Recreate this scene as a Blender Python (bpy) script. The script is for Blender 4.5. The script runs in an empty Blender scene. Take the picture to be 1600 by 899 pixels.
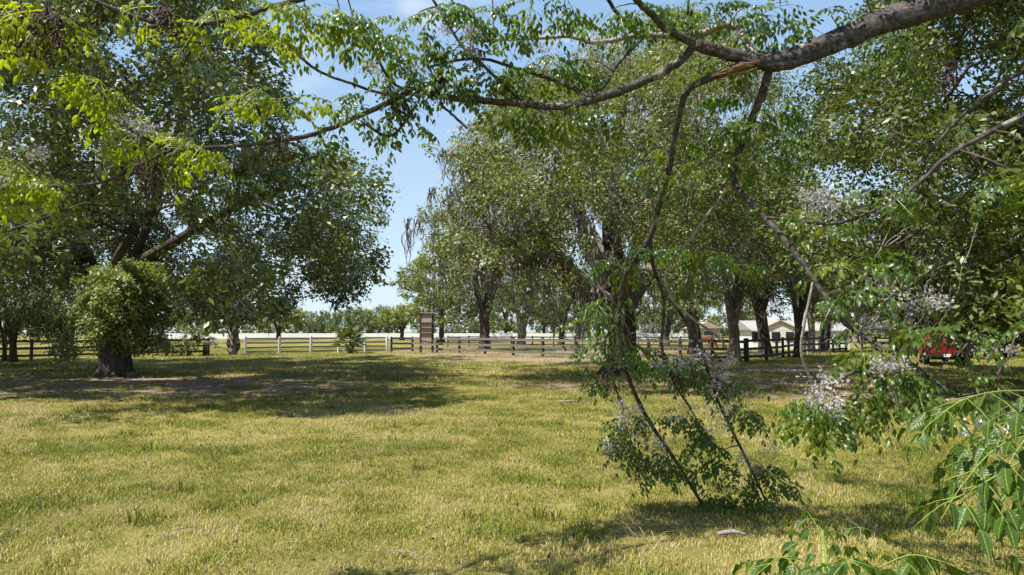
import bpy, math, random
import numpy as np
from mathutils import Vector, Matrix

random.seed(7)
RNG = np.random.default_rng(11)
S = bpy.context.scene
COL = S.collection

# ------------------------------------------------------------------ camera
CAM_H, FPX, PITCH = 1.7, 1067.0, math.atan(69.5 / 1067.0)
cam_d = bpy.data.cameras.new('camera')
cam_d.sensor_width, cam_d.lens = 36.0, 24.0
cam_d.clip_start, cam_d.clip_end = 0.05, 5000
cam = bpy.data.objects.new('camera', cam_d)
cam.location = (0, 0, CAM_H)
cam.rotation_euler = (math.pi / 2 + PITCH, 0, 0)
COL.objects.link(cam)
S.camera = cam

# ------------------------------------------------------------------ sky, sun, exposure
SUN_TO = Vector((-0.80, -0.50, 0.0)).normalized()
SUN_EL = math.radians(61)
sun_dir = Vector((SUN_TO.x * math.cos(SUN_EL), SUN_TO.y * math.cos(SUN_EL), math.sin(SUN_EL)))
sd = bpy.data.lights.new('sun', 'SUN')
sd.energy, sd.angle, sd.color = 5.0, math.radians(0.5), (1.0, 0.95, 0.86)
sun = bpy.data.objects.new('sun', sd)
sun.rotation_euler = sun_dir.to_track_quat('Z', 'Y').to_euler()
sun.location = (0, 0, 60)
COL.objects.link(sun)

w = bpy.data.worlds.new('World')
S.world = w
w.use_nodes = True
nt = w.node_tree
nt.nodes.clear()
wo = nt.nodes.new('ShaderNodeOutputWorld')
bg = nt.nodes.new('ShaderNodeBackground')
bg.inputs['Strength'].default_value = 0.084
sky = nt.nodes.new('ShaderNodeTexSky')
sky.sky_type = 'NISHITA'
sky.sun_disc = False
sky.sun_elevation = SUN_EL
sky.sun_rotation = math.atan2(SUN_TO.x, SUN_TO.y)
sky.air_density, sky.dust_density, sky.ozone_density = 1.0, 0.4, 1.0
tc = nt.nodes.new('ShaderNodeTexCoord')
mp = nt.nodes.new('ShaderNodeMapping')
mp.inputs['Scale'].default_value = (1.0, 1.0, 2.6)
mp.inputs['Location'].default_value = (0.35, 0.1, 0.2)
nz = nt.nodes.new('ShaderNodeTexNoise')
nz.inputs['Scale'].default_value = 3.4
nz.inputs['Detail'].default_value = 9
nz.inputs['Roughness'].default_value = 0.58
cr = nt.nodes.new('ShaderNodeValToRGB')
cr.color_ramp.elements[0].position = 0.53
cr.color_ramp.elements[1].position = 0.82
mx = nt.nodes.new('ShaderNodeMixRGB')
mx.inputs['Color2'].default_value = (6.2, 6.6, 7.0, 1)
nt.links.new(tc.outputs['Generated'], mp.inputs['Vector'])
nt.links.new(mp.outputs['Vector'], nz.inputs['Vector'])
nt.links.new(nz.outputs['Fac'], cr.inputs['Fac'])
nt.links.new(cr.outputs['Color'], mx.inputs['Fac'])
sxyz = nt.nodes.new('ShaderNodeSeparateXYZ')
nt.links.new(tc.outputs['Generated'], sxyz.inputs[0])
gr = nt.nodes.new('ShaderNodeValToRGB')
ge = gr.color_ramp.elements
ge.new(0.12); ge.new(0.4)
for e_, (p_, c_) in zip(ge, ((0.0, (0.42, 0.52, 0.59)), (0.10, (0.385, 0.50, 0.59)), (0.36, (0.235, 0.37, 0.55)), (1.0, (0.09, 0.19, 0.42)))):
    e_.position, e_.color = p_, (*c_, 1)
nt.links.new(sxyz.outputs['Z'], gr.inputs['Fac'])
gs = nt.nodes.new('ShaderNodeVectorMath'); gs.operation = 'SCALE'; gs.inputs['Scale'].default_value = 10.5
nt.links.new(gr.outputs['Color'], gs.inputs[0])
sm = nt.nodes.new('ShaderNodeMixRGB'); sm.inputs['Fac'].default_value = 0.8
nt.links.new(sky.outputs['Color'], sm.inputs['Color1'])
nt.links.new(gs.outputs[0], sm.inputs['Color2'])
nt.links.new(sm.outputs['Color'], mx.inputs['Color1'])
nt.links.new(mx.outputs['Color'], bg.inputs['Color'])
nt.links.new(bg.outputs['Background'], wo.inputs['Surface'])

S.view_settings.view_transform = 'Standard'
S.view_settings.look = 'None'
S.view_settings.exposure = 1.0
S.view_settings.gamma = 1.0
S.cycles.max_bounces = 7
S.cycles.diffuse_bounces = 4
S.cycles.transmission_bounces = 4
S.cycles.transparent_max_bounces = 4


# ------------------------------------------------------------------ helpers
def P(px, py, d):
    """a pixel of the 1600 px photograph at horizontal distance d"""
    x, z = (px - 800.0) / FPX, -(py - 449.5) / FPX
    cp, sp = math.cos(PITCH), math.sin(PITCH)
    v = Vector((x, cp - z * sp, sp + z * cp))
    v *= d / v.y
    return Vector((v.x, v.y, v.z + CAM_H))


def gx(px, d):
    return Vector(((px - 800.0) / FPX * d, d, 0.0))


def tag(o, label=None, cat=None, group=None, kind=None):
    if label: o['label'] = label
    if cat: o['category'] = cat
    if group: o['group'] = group
    if kind: o['kind'] = kind
    return o


def empty(name, loc, label, cat, group=None, rz=0.0):
    o = bpy.data.objects.new(name, None)
    o.location = loc
    o.rotation_euler = (0, 0, rz)
    COL.objects.link(o)
    return tag(o, label, cat, group)


def link(name, me, parent=None, mat=None):
    o = bpy.data.objects.new(name, me)
    if mat is not None and not me.materials:
        me.materials.append(mat)
    if parent is not None:
        o.parent = parent
        if name in ('flower_cluster', 'berry_cluster', 'spanish_moss', 'vine', 'crown', 'sprout_foliage', 'dead_foliage') or (name in ('twig', 'branch') and len(me.polygons) > 300):
            o['kind'] = 'stuff'
    COL.objects.link(o)
    return o


def mesh_np(name, V, faces_list, attrs=None, smooth=False):
    """faces_list: list of int arrays (m,k); attrs: name -> per-face float array"""
    me = bpy.data.meshes.new(name)
    V = np.asarray(V, dtype=np.float32)
    me.vertices.add(len(V))
    me.vertices.foreach_set('co', V.ravel())
    loops = np.concatenate([f.ravel() for f in faces_list]).astype(np.int32)
    sizes = np.concatenate([np.full(len(f), f.shape[1], np.int32) for f in faces_list])
    starts = np.concatenate([[0], np.cumsum(sizes)[:-1]]).astype(np.int32)
    me.loops.add(len(loops))
    me.loops.foreach_set('vertex_index', loops)
    me.polygons.add(len(sizes))
    me.polygons.foreach_set('loop_start', starts)
    me.polygons.foreach_set('loop_total', sizes)
    me.polygons.foreach_set('use_smooth', np.full(len(sizes), bool(smooth)))
    if attrs:
        for k, a in attrs.items():
            at = me.attributes.new(k, 'FLOAT', 'FACE')
            at.data.foreach_set('value', np.asarray(a, np.float32))
    me.update(calc_edges=True)
    return me


class MB:
    """collects boxes, tubes and polygons into one mesh"""
    def __init__(self):
        self.v, self.f, self.n = [], [], 0

    def add(self, V, F):
        V = np.asarray(V, float)
        self.v.append(V)
        for a in F:
            self.f.append(np.asarray(a, int) + self.n)
        self.n += len(V)

    def box(self, c, s, rz=0.0, jit=0.0):
        sx, sy, sz = [k / 2 for k in s]
        V = np.array([[x, y, z] for x in (-sx, sx) for y in (-sy, sy) for z in (-sz, sz)])
        if jit:
            V = V + RNG.normal(0, jit, V.shape)
        c_, s_ = math.cos(rz), math.sin(rz)
        R = np.array([[c_, -s_, 0], [s_, c_, 0], [0, 0, 1]])
        V = V @ R.T + np.array(c)
        F = np.array([[0, 1, 3, 2], [4, 6, 7, 5], [0, 4, 5, 1], [2, 3, 7, 6], [0, 2, 6, 4], [1, 5, 7, 3]])
        self.add(V, [F])

    def bar(self, a, b, w_, h_):
        """a board from a to b, width w_ sideways and h_ upwards"""
        a, b = Vector(a), Vector(b)
        d = (b - a).normalized()
        side = d.cross(Vector((0, 0, 1)))
        if side.length < 1e-4: side = Vector((1, 0, 0))
        side.normalize()
        up = side.cross(d)
        V = []
        for p in (a, b):
            for i, j in ((-1, -1), (1, -1), (1, 1), (-1, 1)):
                V.append(p + side * (i * w_ / 2) + up * (j * h_ / 2))
        F = np.array([[0, 1, 2, 3], [7, 6, 5, 4], [0, 4, 5, 1], [1, 5, 6, 2], [2, 6, 7, 3], [3, 7, 4, 0]])
        self.add(np.array([tuple(p) for p in V]), [F])

    def tube(self, pts, rad, n=6, rough=0.0, cap=True, ridge=0.0):
        V, F = tube(pts, rad, n, rough, cap, ridge)
        self.add(V, F)

    def prism(self, outline, y0, y1):
        """outline of (x, z), extruded from y0 to y1"""
        n = len(outline)
        V = [(x, y0, z) for x, z in outline] + [(x, y1, z) for x, z in outline]
        q = np.array([[i, (i + 1) % n, n + (i + 1) % n, n + i] for i in range(n)])
        self.add(V, [q, np.array([list(range(n))[::-1]]), np.array([[n + i for i in range(n)]])])

    def mesh(self, name, smooth=False):
        V = np.concatenate(self.v)
        by = {}
        for a in self.f:
            by.setdefault(a.shape[1], []).append(a)
        return mesh_np(name, V, [np.concatenate(x) for x in by.values()], smooth=smooth)

    def build(self, name, mat, parent=None, smooth=False):  # one object
        return link(name, self.mesh(name, smooth), parent, mat)


def tube(pts, rad, n=6, rough=0.0, cap=True, ridge=0.0):
    pts = np.array([tuple(p) for p in pts], float)
    m = len(pts)
    rad = np.broadcast_to(np.asarray(rad, float), (m,))
    T = np.gradient(pts, axis=0)
    T /= np.linalg.norm(T, axis=1)[:, None] + 1e-9
    ref = np.array([0.0, 0, 1]) if abs(T[0, 2]) < 0.9 else np.array([1.0, 0, 0])
    N = np.cross(T[0], ref)
    N /= np.linalg.norm(N)
    V = np.zeros((m, n, 3))
    ang = np.linspace(0, 2 * np.pi, n, endpoint=False)
    for i in range(m):
        N = N - T[i] * np.dot(N, T[i])
        N /= np.linalg.norm(N) + 1e-9
        B = np.cross(T[i], N)
        r = rad[i] * (1 + (RNG.normal(0, rough, n) if rough else 0))
        if ridge:
            if i == 0: RG_ = RNG.normal(0, ridge, n)
            RG_ = .93 * RG_ + .37 * RNG.normal(0, ridge, n)
            r = r * (1 + RG_) * (1 + .20 * np.clip(1 - (pts[i, 2] - pts[0, 2]) / .7, 0, 1) ** 1.5 * np.cos(ang * 5 + 1 + .6 * np.sin(ang * 2)))
        V[i] = pts[i] + (np.cos(ang) * r)[:, None] * N + (np.sin(ang) * r)[:, None] * B
    i, j = np.meshgrid(np.arange(m - 1), np.arange(n), indexing='ij')
    i, j = i.ravel(), j.ravel()
    k = (j + 1) % n
    q = np.stack([i * n + j, i * n + k, (i + 1) * n + k, (i + 1) * n + j], 1)
    F = [q]
    if cap:
        F.append(np.array([list(range(n))[::-1]]))
        F.append(np.array([list(range((m - 1) * n, m * n))]))
    return V.reshape(-1, 3), F


def smooth_path(pts, k=4):
    """Catmull-Rom through a list of tuples (any length)"""
    A = np.array(pts, float)
    A = np.vstack([2 * A[0] - A[1], A, 2 * A[-1] - A[-2]])
    out = []
    for i in range(1, len(A) - 2):
        for t in np.linspace(0, 1, k, endpoint=False):
            out.append(0.5 * (2 * A[i] + (A[i + 1] - A[i - 1]) * t + (2 * A[i - 1] - 5 * A[i] + 4 * A[i + 1] - A[i + 2]) * t * t
                              + (-A[i - 1] + 3 * A[i] - 3 * A[i + 1] + A[i + 2]) * t ** 3))
    out.append(A[-2])
    return np.array(out)


# ------------------------------------------------------------------ materials
def mat(name, rgb, rough=0.7, rgb2=None, scale=8.0, bump=0.0, stretch=(1, 1, 1), spec=0.3, metal=0.0):
    m = bpy.data.materials.new(name)
    m.use_nodes = True
    t = m.node_tree
    b = t.nodes['Principled BSDF']
    b.inputs['Roughness'].default_value = rough
    b.inputs['Specular IOR Level'].default_value = spec
    b.inputs['Metallic'].default_value = metal
    rgb2 = rgb2 or tuple(c * 0.75 for c in rgb)
    co = t.nodes.new('ShaderNodeTexCoord')
    ma = t.nodes.new('ShaderNodeMapping')
    ma.inputs['Scale'].default_value = stretch
    no = t.nodes.new('ShaderNodeTexNoise')
    no.inputs['Scale'].default_value = scale
    no.inputs['Detail'].default_value = 7
    no.inputs['Roughness'].default_value = 0.65
    ra = t.nodes.new('ShaderNodeValToRGB')
    ra.color_ramp.elements[0].position, ra.color_ramp.elements[1].position = 0.35, 0.65
    ra.color_ramp.elements[0].color = (*rgb2, 1)
    ra.color_ramp.elements[1].color = (*rgb, 1)
    t.links.new(co.outputs['Object'], ma.inputs['Vector'])
    t.links.new(ma.outputs['Vector'], no.inputs['Vector'])
    t.links.new(no.outputs['Fac'], ra.inputs['Fac'])
    t.links.new(ra.outputs['Color'], b.inputs['Base Color'])
    if bump:
        bu = t.nodes.new('ShaderNodeBump')
        bu.inputs['Strength'].default_value = bump
        bu.inputs['Distance'].default_value = 0.03
        t.links.new(no.outputs['Fac'], bu.inputs['Height'])
        t.links.new(bu.outputs['Normal'], b.inputs['Normal'])
    return m


def leaf_mat(name, c0, c1, rough=0.42, trans=0.3, tcol=None, spec=0.5, obj_random=0.0):
    """c0..c1 spread over the per-face 'tint'; light passes through the blade"""
    m = bpy.data.materials.new(name)
    m.use_nodes = True
    t = m.node_tree
    b = t.nodes['Principled BSDF']
    b.inputs['Roughness'].default_value = rough
    b.inputs['Specular IOR Level'].default_value = spec
    at = t.nodes.new('ShaderNodeAttribute')
    at.attribute_name = 'tint'
    fac = at.outputs['Fac']
    if obj_random:
        oi = t.nodes.new('ShaderNodeObjectInfo')
        ml = t.nodes.new('ShaderNodeMath'); ml.operation = 'MULTIPLY_ADD'
        ml.inputs[1].default_value = obj_random
        t.links.new(oi.outputs['Random'], ml.inputs[0])
        t.links.new(fac, ml.inputs[2])
        fac = ml.outputs[0]
    ra = t.nodes.new('ShaderNodeValToRGB')
    ra.color_ramp.elements[0].color = (*c0, 1)
    ra.color_ramp.elements[1].color = (*c1, 1)
    t.links.new(fac, ra.inputs['Fac'])
    t.links.new(ra.outputs['Color'], b.inputs['Base Color'])
    tr = t.nodes.new('ShaderNodeBsdfTranslucent')
    if tcol is None:
        hs = t.nodes.new('ShaderNodeMixRGB'); hs.blend_type = 'MULTIPLY'
        hs.inputs['Fac'].default_value = 1
        hs.inputs['Color2'].default_value = (2.6, 2.4, 0.9, 1)
    else:
        hs = t.nodes.new('ShaderNodeMixRGB'); hs.blend_type = 'MULTIPLY'
        hs.inputs['Fac'].default_value = 1
        hs.inputs['Color2'].default_value = (*tcol, 1)
    t.links.new(ra.outputs['Color'], hs.inputs['Color1'])
    t.links.new(hs.outputs['Color'], tr.inputs['Color'])
    mi = t.nodes.new('ShaderNodeMixShader')
    mi.inputs['Fac'].default_value = trans
    out = t.nodes['Material Output']
    t.links.new(b.outputs['BSDF'], mi.inputs[1])
    t.links.new(tr.outputs['BSDF'], mi.inputs[2])
    t.links.new(mi.outputs['Shader'], out.inputs['Surface'])
    return m


M = {}
M['bark_dark'] = mat('bark_dark', (0.105, 0.085, 0.07), 0.9, (0.03, 0.024, 0.02), 5, 1.0, (3, 3, 0.6), 0.1)
M['bark_grey'] = mat('bark_grey', (0.27, 0.23, 0.20), 0.9, (0.10, 0.083, 0.07), 6, 1.0, (3, 3, 0.7), 0.1)
M['bark_china'] = mat('bark_china', (0.115, 0.10, 0.09), 0.88, (0.028, 0.023, 0.02), 24, 0.9, (1, 1, 1), 0.15)
M['bark_pale'] = mat('bark_pale', (0.36, 0.31, 0.28), 0.85, (0.17, 0.14, 0.12), 20, 0.6, (1, 1, 1), 0.15)
M['split_wood'] = mat('split_wood', (0.30, 0.20, 0.115), 0.8, (0.12, 0.075, 0.045), 30, 0.6, (1, 6, 6), 0.1)
M['twig'] = mat('twig', (0.10, 0.075, 0.055), 0.85, (0.05, 0.036, 0.03), 20)
M['leaf_oak'] = leaf_mat('leaf_oak', (0.0333, 0.0539, 0.0143), (0.1539, 0.1959, 0.0578), 0.42, 0.2, None, 0.5)
M['leaf_round'] = leaf_mat('leaf_round', (0.0771, 0.1134, 0.0318), (0.2564, 0.3099, 0.1068), 0.45, 0.25, None, 0.4)
M['leaf_china_lit'] = leaf_mat('leaf_china_lit', (0.0723, 0.1105, 0.0102), (0.17, 0.2125, 0.017), 0.42, 0.5, (2.6, 2.4, 0.6), 0.35, 0.3)  # chinaberry leaf with the sunlit, see-through yellow-green put into its colour
M['leaf_live'] = leaf_mat('leaf_live', (0.0496, 0.0722, 0.0217), (0.2179, 0.2498, 0.0829), 0.48, 0.22, None, 0.45)
M['leaf_glossy'] = leaf_mat('leaf_glossy', (0.0225, 0.0402, 0.0096), (0.1419, 0.1797, 0.0425), 0.42, 0.2, None, 0.4)
M['leaf_mid'] = leaf_mat('leaf_mid', (0.044, 0.066, 0.022), (0.1451, 0.1813, 0.0622), 0.5, 0.28)
M['leaf_yellow'] = leaf_mat('leaf_yellow', (0.0765, 0.1035, 0.0225), (0.18, 0.207, 0.054), 0.5, 0.3)
M['leaf_gold'] = leaf_mat('leaf_gold', (0.16, 0.14, 0.02), (0.34, 0.28, 0.05), 0.5, 0.3)
M['leaf_far'] = leaf_mat('leaf_far', (0.054, 0.0765, 0.036), (0.117, 0.144, 0.063), 0.6, 0.2)
M['leaf_pine'] = leaf_mat('leaf_pine', (0.05, 0.07, 0.045), (0.10, 0.12, 0.07), 0.6, 0.15)
M['leaf_china'] = leaf_mat('leaf_china', (0.0315, 0.0648, 0.0108), (0.09, 0.1395, 0.0216), 0.36, 0.4, (2.6, 2.5, 0.8), 0.45, 0.3)
M['leaf_near'] = leaf_mat('leaf_near', (0.0238, 0.0595, 0.0068), (0.0723, 0.1275, 0.0153), 0.38, 0.38, (2.6, 2.3, 0.6), 0.3, 0.55)
M['dead_leaf'] = leaf_mat('dead_leaf', (0.09, 0.05, 0.035), (0.22, 0.14, 0.09), 0.8, 0.2, (1, 0.9, 0.8))
M['moss'] = leaf_mat('moss', (0.12, 0.112, 0.098), (0.29, 0.275, 0.245), 0.9, 0.25, (1, 1, 1), 0.1)
M['palm'] = leaf_mat('palm', (0.045, 0.072, 0.018), (0.126, 0.153, 0.045), 0.4, 0.2)
M['palm_dry'] = leaf_mat('palm_dry', (0.2, 0.17, 0.1), (0.4, 0.36, 0.24), 0.7, 0.2, (1, 1, 1))
M['flower'] = leaf_mat('flower', (0.256, 0.224, 0.24), (0.56, 0.52, 0.528), 0.7, 0.25, (1, 1, 1), 0.2)
M['violet'] = mat('violet', (0.10, 0.03, 0.14), 0.6)
M['berry'] = mat('berry', (0.085, 0.035, 0.028), 0.6, (0.03, 0.014, 0.012), 30)
M['rachis'] = mat('rachis', (0.20, 0.25, 0.05), 0.5, (0.14, 0.18, 0.035), 20)
M['wood_dark'] = mat('wood_dark', (0.085, 0.07, 0.062), 0.85, (0.035, 0.028, 0.025), 6, 0.4, (1, 1, 4), 0.2)
M['wood_grey'] = mat('wood_grey', (0.36, 0.31, 0.27), 0.85, (0.2, 0.17, 0.15), 5, 0.3, (1, 1, 4), 0.2)
M['wood_mid'] = mat('wood_mid', (0.20, 0.17, 0.15), 0.85, (0.09, 0.075, 0.065), 5, 0.4, (1, 1, 4), 0.2)
M['wood_brown'] = mat('wood_brown', (0.17, 0.11, 0.075), 0.85, (0.09, 0.06, 0.042), 5, 0.3, (1, 1, 4), 0.2)
M['wood_board'] = mat('wood_board', (0.42, 0.33, 0.28), 0.8, (0.28, 0.21, 0.18), 6, 0.3, (5, 1, 0.7), 0.2)
M['white_paint'] = mat('white_paint', (0.70, 0.70, 0.68), 0.6, (0.54, 0.53, 0.50), 6)
M['white_vinyl'] = mat('white_vinyl', (0.82, 0.82, 0.82), 0.5, (0.76, 0.76, 0.76), 2)
M['stucco'] = mat('stucco', (0.74, 0.74, 0.71), 0.85, (0.64, 0.64, 0.61), 4)
M['beige'] = mat('beige', (0.42, 0.36, 0.30), 0.85, (0.34, 0.29, 0.24), 4)
M['roof_tan'] = mat('roof_tan', (0.42, 0.31, 0.24), 0.85, (0.30, 0.22, 0.17), 8)
M['roof_grey'] = mat('roof_grey', (0.33, 0.31, 0.29), 0.8, (0.24, 0.225, 0.21), 6)
M['black'] = mat('black', (0.012, 0.012, 0.013), 0.5)
M['rubber'] = mat('rubber', (0.02, 0.02, 0.02), 0.85)
M['glass'] = mat('glass', (0.02, 0.025, 0.03), 0.08, spec=0.6)
M['red_paint'] = mat('red_paint', (0.27, 0.010, 0.020), 0.33, (0.22, 0.008, 0.016), 3, spec=0.5)
M['chrome'] = mat('chrome', (0.6, 0.6, 0.62), 0.25, metal=0.9)
M['red_lens'] = mat('red_lens', (0.3, 0.01, 0.01), 0.2, spec=0.6)
M['horse'] = mat('horse', (0.17, 0.075, 0.045), 0.6, (0.13, 0.055, 0.033), 4)
M['horse_dark'] = mat('horse_dark', (0.08, 0.035, 0.02), 0.8)

def lichen(m, rgb, sc, lo):
    t = m.node_tree
    b = t.nodes['Principled BSDF']
    src = b.inputs['Base Color'].links[0].from_socket
    co = t.nodes.new('ShaderNodeTexCoord')
    n = t.nodes.new('ShaderNodeTexNoise')
    n.inputs['Scale'].default_value, n.inputs['Detail'].default_value, n.inputs['Roughness'].default_value = sc, 6, 0.7
    r = t.nodes.new('ShaderNodeValToRGB')
    r.color_ramp.elements[0].position, r.color_ramp.elements[1].position = lo, lo + .07
    x = t.nodes.new('ShaderNodeMixRGB')
    x.inputs['Color2'].default_value = (*rgb, 1)
    t.links.new(co.outputs['Object'], n.inputs['Vector'])
    t.links.new(n.outputs['Fac'], r.inputs['Fac'])
    t.links.new(r.outputs['Color'], x.inputs['Fac'])
    t.links.new(src, x.inputs['Color1'])
    t.links.new(x.outputs['Color'], b.inputs['Base Color'])


lichen(M['bark_china'], (0.24, 0.235, 0.20), 5.5, .57)
lichen(M['bark_grey'], (0.30, 0.29, 0.25), 2.2, .58)
lichen(M['bark_dark'], (0.17, 0.165, 0.14), 1.8, .60)

# ------------------------------------------------------------------ ground
# bare earth: (x, y, rx, ry, strength); it also thins the grass
BARE = [(gx(150, 22).x, 22.0, 11.0, 5.0, 0.75), (gx(300, 20).x, 19.5, 6.0, 2.0, 0.6), (gx(1180, 22).x, 22.5, 9.0, 3.6, 0.7),
        (gx(1480, 18).x, 18.0, 7.0, 1.4, 0.9), (gx(880, 41).x, 42.0, 10.0, 3.2, 0.95), (gx(760, 50).x, 51.0, 8.0, 3.0, 0.9),
        (gx(900, 60).x, 58.0, 16.0, 8.0, 0.8), (gx(1240, 30).x, 31.0, 7.0, 4.0, 0.65), (gx(670, 60).x, 60.0, 5.0, 3.0, 0.8),
        (gx(100, 38).x, 34.0, 12.0, 2.2, 0.25)]


def bare(x, y):
    b = np.zeros_like(x)
    for cx, cy, rx, ry, s in BARE:
        q = np.sqrt(((x - cx) / rx) ** 2 + ((y - cy) / ry) ** 2)
        b = np.maximum(b, s * np.clip(1.35 - q, 0, 1))
    return b


def ground():
    m = bpy.data.materials.new('pasture')
    m.use_nodes = True
    t = m.node_tree
    b = t.nodes['Principled BSDF']
    b.inputs['Roughness'].default_value = 0.95
    b.inputs['Specular IOR Level'].default_value = 0.1
    co = t.nodes.new('ShaderNodeTexCoord')

    def noise(sc, det=6, ro=0.6):
        n = t.nodes.new('ShaderNodeTexNoise')
        n.inputs['Scale'].default_value, n.inputs['Detail'].default_value, n.inputs['Roughness'].default_value = sc, det, ro
        t.links.new(co.outputs['Object'], n.inputs['Vector'])
        return n.outputs['Fac']

    def ramp(src, stops):
        r = t.nodes.new('ShaderNodeValToRGB')
        e = r.color_ramp.elements
        while len(e) < len(stops): e.new(0.5)
        for k, (p, c) in enumerate(stops):
            e[k].position, e[k].color = p, (*c, 1)
        t.links.new(src, r.inputs['Fac'])
        return r.outputs['Color']

    def mixc(f, a, c, mode='MIX'):
        x = t.nodes.new('ShaderNodeMixRGB'); x.blend_type = mode
        if isinstance(f, float): x.inputs['Fac'].default_value = f
        else: t.links.new(f, x.inputs['Fac'])
        t.links.new(a, x.inputs['Color1']); t.links.new(c, x.inputs['Color2'])
        return x.outputs['Color']
    green = ramp(noise(2.2, 8), [(0.34, (0.075, 0.09, 0.014)), (0.5, (0.135, 0.14, 0.028)), (0.66, (0.22, 0.185, 0.07))])
    fine = ramp(noise(30, 5, 0.7), [(0.34, (0.03, 0.024, 0.012)), (0.52, (0.12, 0.095, 0.035)), (0.68, (0.31, 0.24, 0.12))])
    big = ramp(noise(0.22, 4), [(0.4, (0, 0, 0)), (0.62, (1, 1, 1))])
    straw = ramp(noise(9, 6), [(0.35, (0.24, 0.21, 0.05)), (0.7, (0.36, 0.29, 0.10))])
    g = mixc(0.5, green, fine)
    x = t.nodes.new('ShaderNodeMath'); x.operation = 'MULTIPLY'; x.inputs[1].default_value = 0.55
    t.links.new(big, x.inputs[0])
    g = mixc(x.outputs[0], g, straw)
    soil = ramp(noise(6, 8, 0.7), [(0.32, (0.10, 0.075, 0.055)), (0.55, (0.26, 0.19, 0.145)), (0.72, (0.40, 0.31, 0.25))])
    at = t.nodes.new('ShaderNodeAttribute'); at.attribute_name = 'bare'
    ad = t.nodes.new('ShaderNodeMath'); ad.operation = 'ADD'
    t.links.new(at.outputs['Fac'], ad.inputs[0]); t.links.new(noise(1.3, 7, 0.65), ad.inputs[1])
    bm = ramp(ad.outputs[0], [(0.72, (0, 0, 0)), (1.0, (1, 1, 1))])
    g = mixc(bm, g, soil)
    t.links.new(g, b.inputs['Base Color'])
    bu = t.nodes.new('ShaderNodeBump')
    bu.inputs['Strength'].default_value, bu.inputs['Distance'].default_value = 0.6, 0.05
    t.links.new(noise(22, 6, 0.7), bu.inputs['Height'])
    t.links.new(bu.outputs['Normal'], b.inputs['Normal'])
    # a grid that is fine close by and coarse far off
    ys = np.concatenate([np.linspace(-400, -12, 8), np.arange(-10, 70, 0.8), np.geomspace(72, 3000, 26)])
    xs = np.concatenate([-np.geomspace(2500, 62, 18), np.arange(-60, 60.1, 1.0), np.geomspace(62, 2500, 18)])
    X, Y = np.meshgrid(xs, ys)
    Z = np.zeros_like(X)
    n1, n0 = len(ys), len(xs)
    i, j = np.meshgrid(np.arange(n1 - 1), np.arange(n0 - 1), indexing='ij')
    i, j = i.ravel(), j.ravel()
    q = np.stack([i * n0 + j, i * n0 + j + 1, (i + 1) * n0 + j + 1, (i + 1) * n0 + j], 1)
    me = mesh_np('ground', np.stack([X, Y, Z], -1).reshape(-1, 3), [q])
    a = me.attributes.new('bare', 'FLOAT', 'POINT')
    a.data.foreach_set('value', bare(X, Y).ravel().astype(np.float32))
    o = link('ground', me, None, m)
    tag(o, kind='structure')


ground()


# ------------------------------------------------------------------ grass (stuff: blades nobody could count)
def vnoise(x, y, sc, seed):
    r = np.random.default_rng(seed)
    tab = r.random((64, 64))
    u, v = x * sc, y * sc
    i, j = np.floor(u).astype(int), np.floor(v).astype(int)
    fu, fv = u - i, v - j
    fu, fv = fu * fu * (3 - 2 * fu), fv * fv * (3 - 2 * fv)
    g = lambda a, b_: tab[a % 64, b_ % 64]
    return (g(i, j) * (1 - fu) + g(i + 1, j) * fu) * (1 - fv) + (g(i, j + 1) * (1 - fu) + g(i + 1, j + 1) * fu) * fv


def grass_mat():
    m = bpy.data.materials.new('grass_blade')
    m.use_nodes = True
    t = m.node_tree
    b = t.nodes['Principled BSDF']
    b.inputs['Roughness'].default_value = 0.55
    b.inputs['Specular IOR Level'].default_value = 0.3
    a1 = t.nodes.new('ShaderNodeAttribute'); a1.attribute_name = 'tint'
    a2 = t.nodes.new('ShaderNodeAttribute'); a2.attribute_name = 'patch'; a2.attribute_type = 'INSTANCER'
    ad = t.nodes.new('ShaderNodeMath'); ad.operation = 'MULTIPLY_ADD'
    ad.inputs[1].default_value = 0.62
    t.links.new(a2.outputs['Fac'], ad.inputs[0]); t.links.new(a1.outputs['Fac'], ad.inputs[2])
    r = t.nodes.new('ShaderNodeValToRGB')
    e = r.color_ramp.elements
    e.new(0.4); e.new(0.62)
    for k, (p, c) in enumerate([(0.06, (0.065, 0.10, 0.009)), (0.42, (0.200, 0.226, 0.018)), (0.70, (0.335, 0.30, 0.058)), (0.98, (0.52, 0.42, 0.22))]):
        e[k].position, e[k].color = p, (*c, 1)
    t.links.new(ad.outputs[0], r.inputs['Fac'])
    t.links.new(r.outputs['Color'], b.inputs['Base Color'])
    tr = t.nodes.new('ShaderNodeBsdfTranslucent')
    t.links.new(r.outputs['Color'], tr.inputs['Color'])
    mi = t.nodes.new('ShaderNodeMixShader'); mi.inputs['Fac'].default_value = 0.3
    t.links.new(b.outputs['BSDF'], mi.inputs[1]); t.links.new(tr.outputs['BSDF'], mi.inputs[2])
    t.links.new(mi.outputs['Shader'], t.nodes['Material Output'].inputs['Surface'])
    return m


GRASS = grass_mat()


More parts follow.
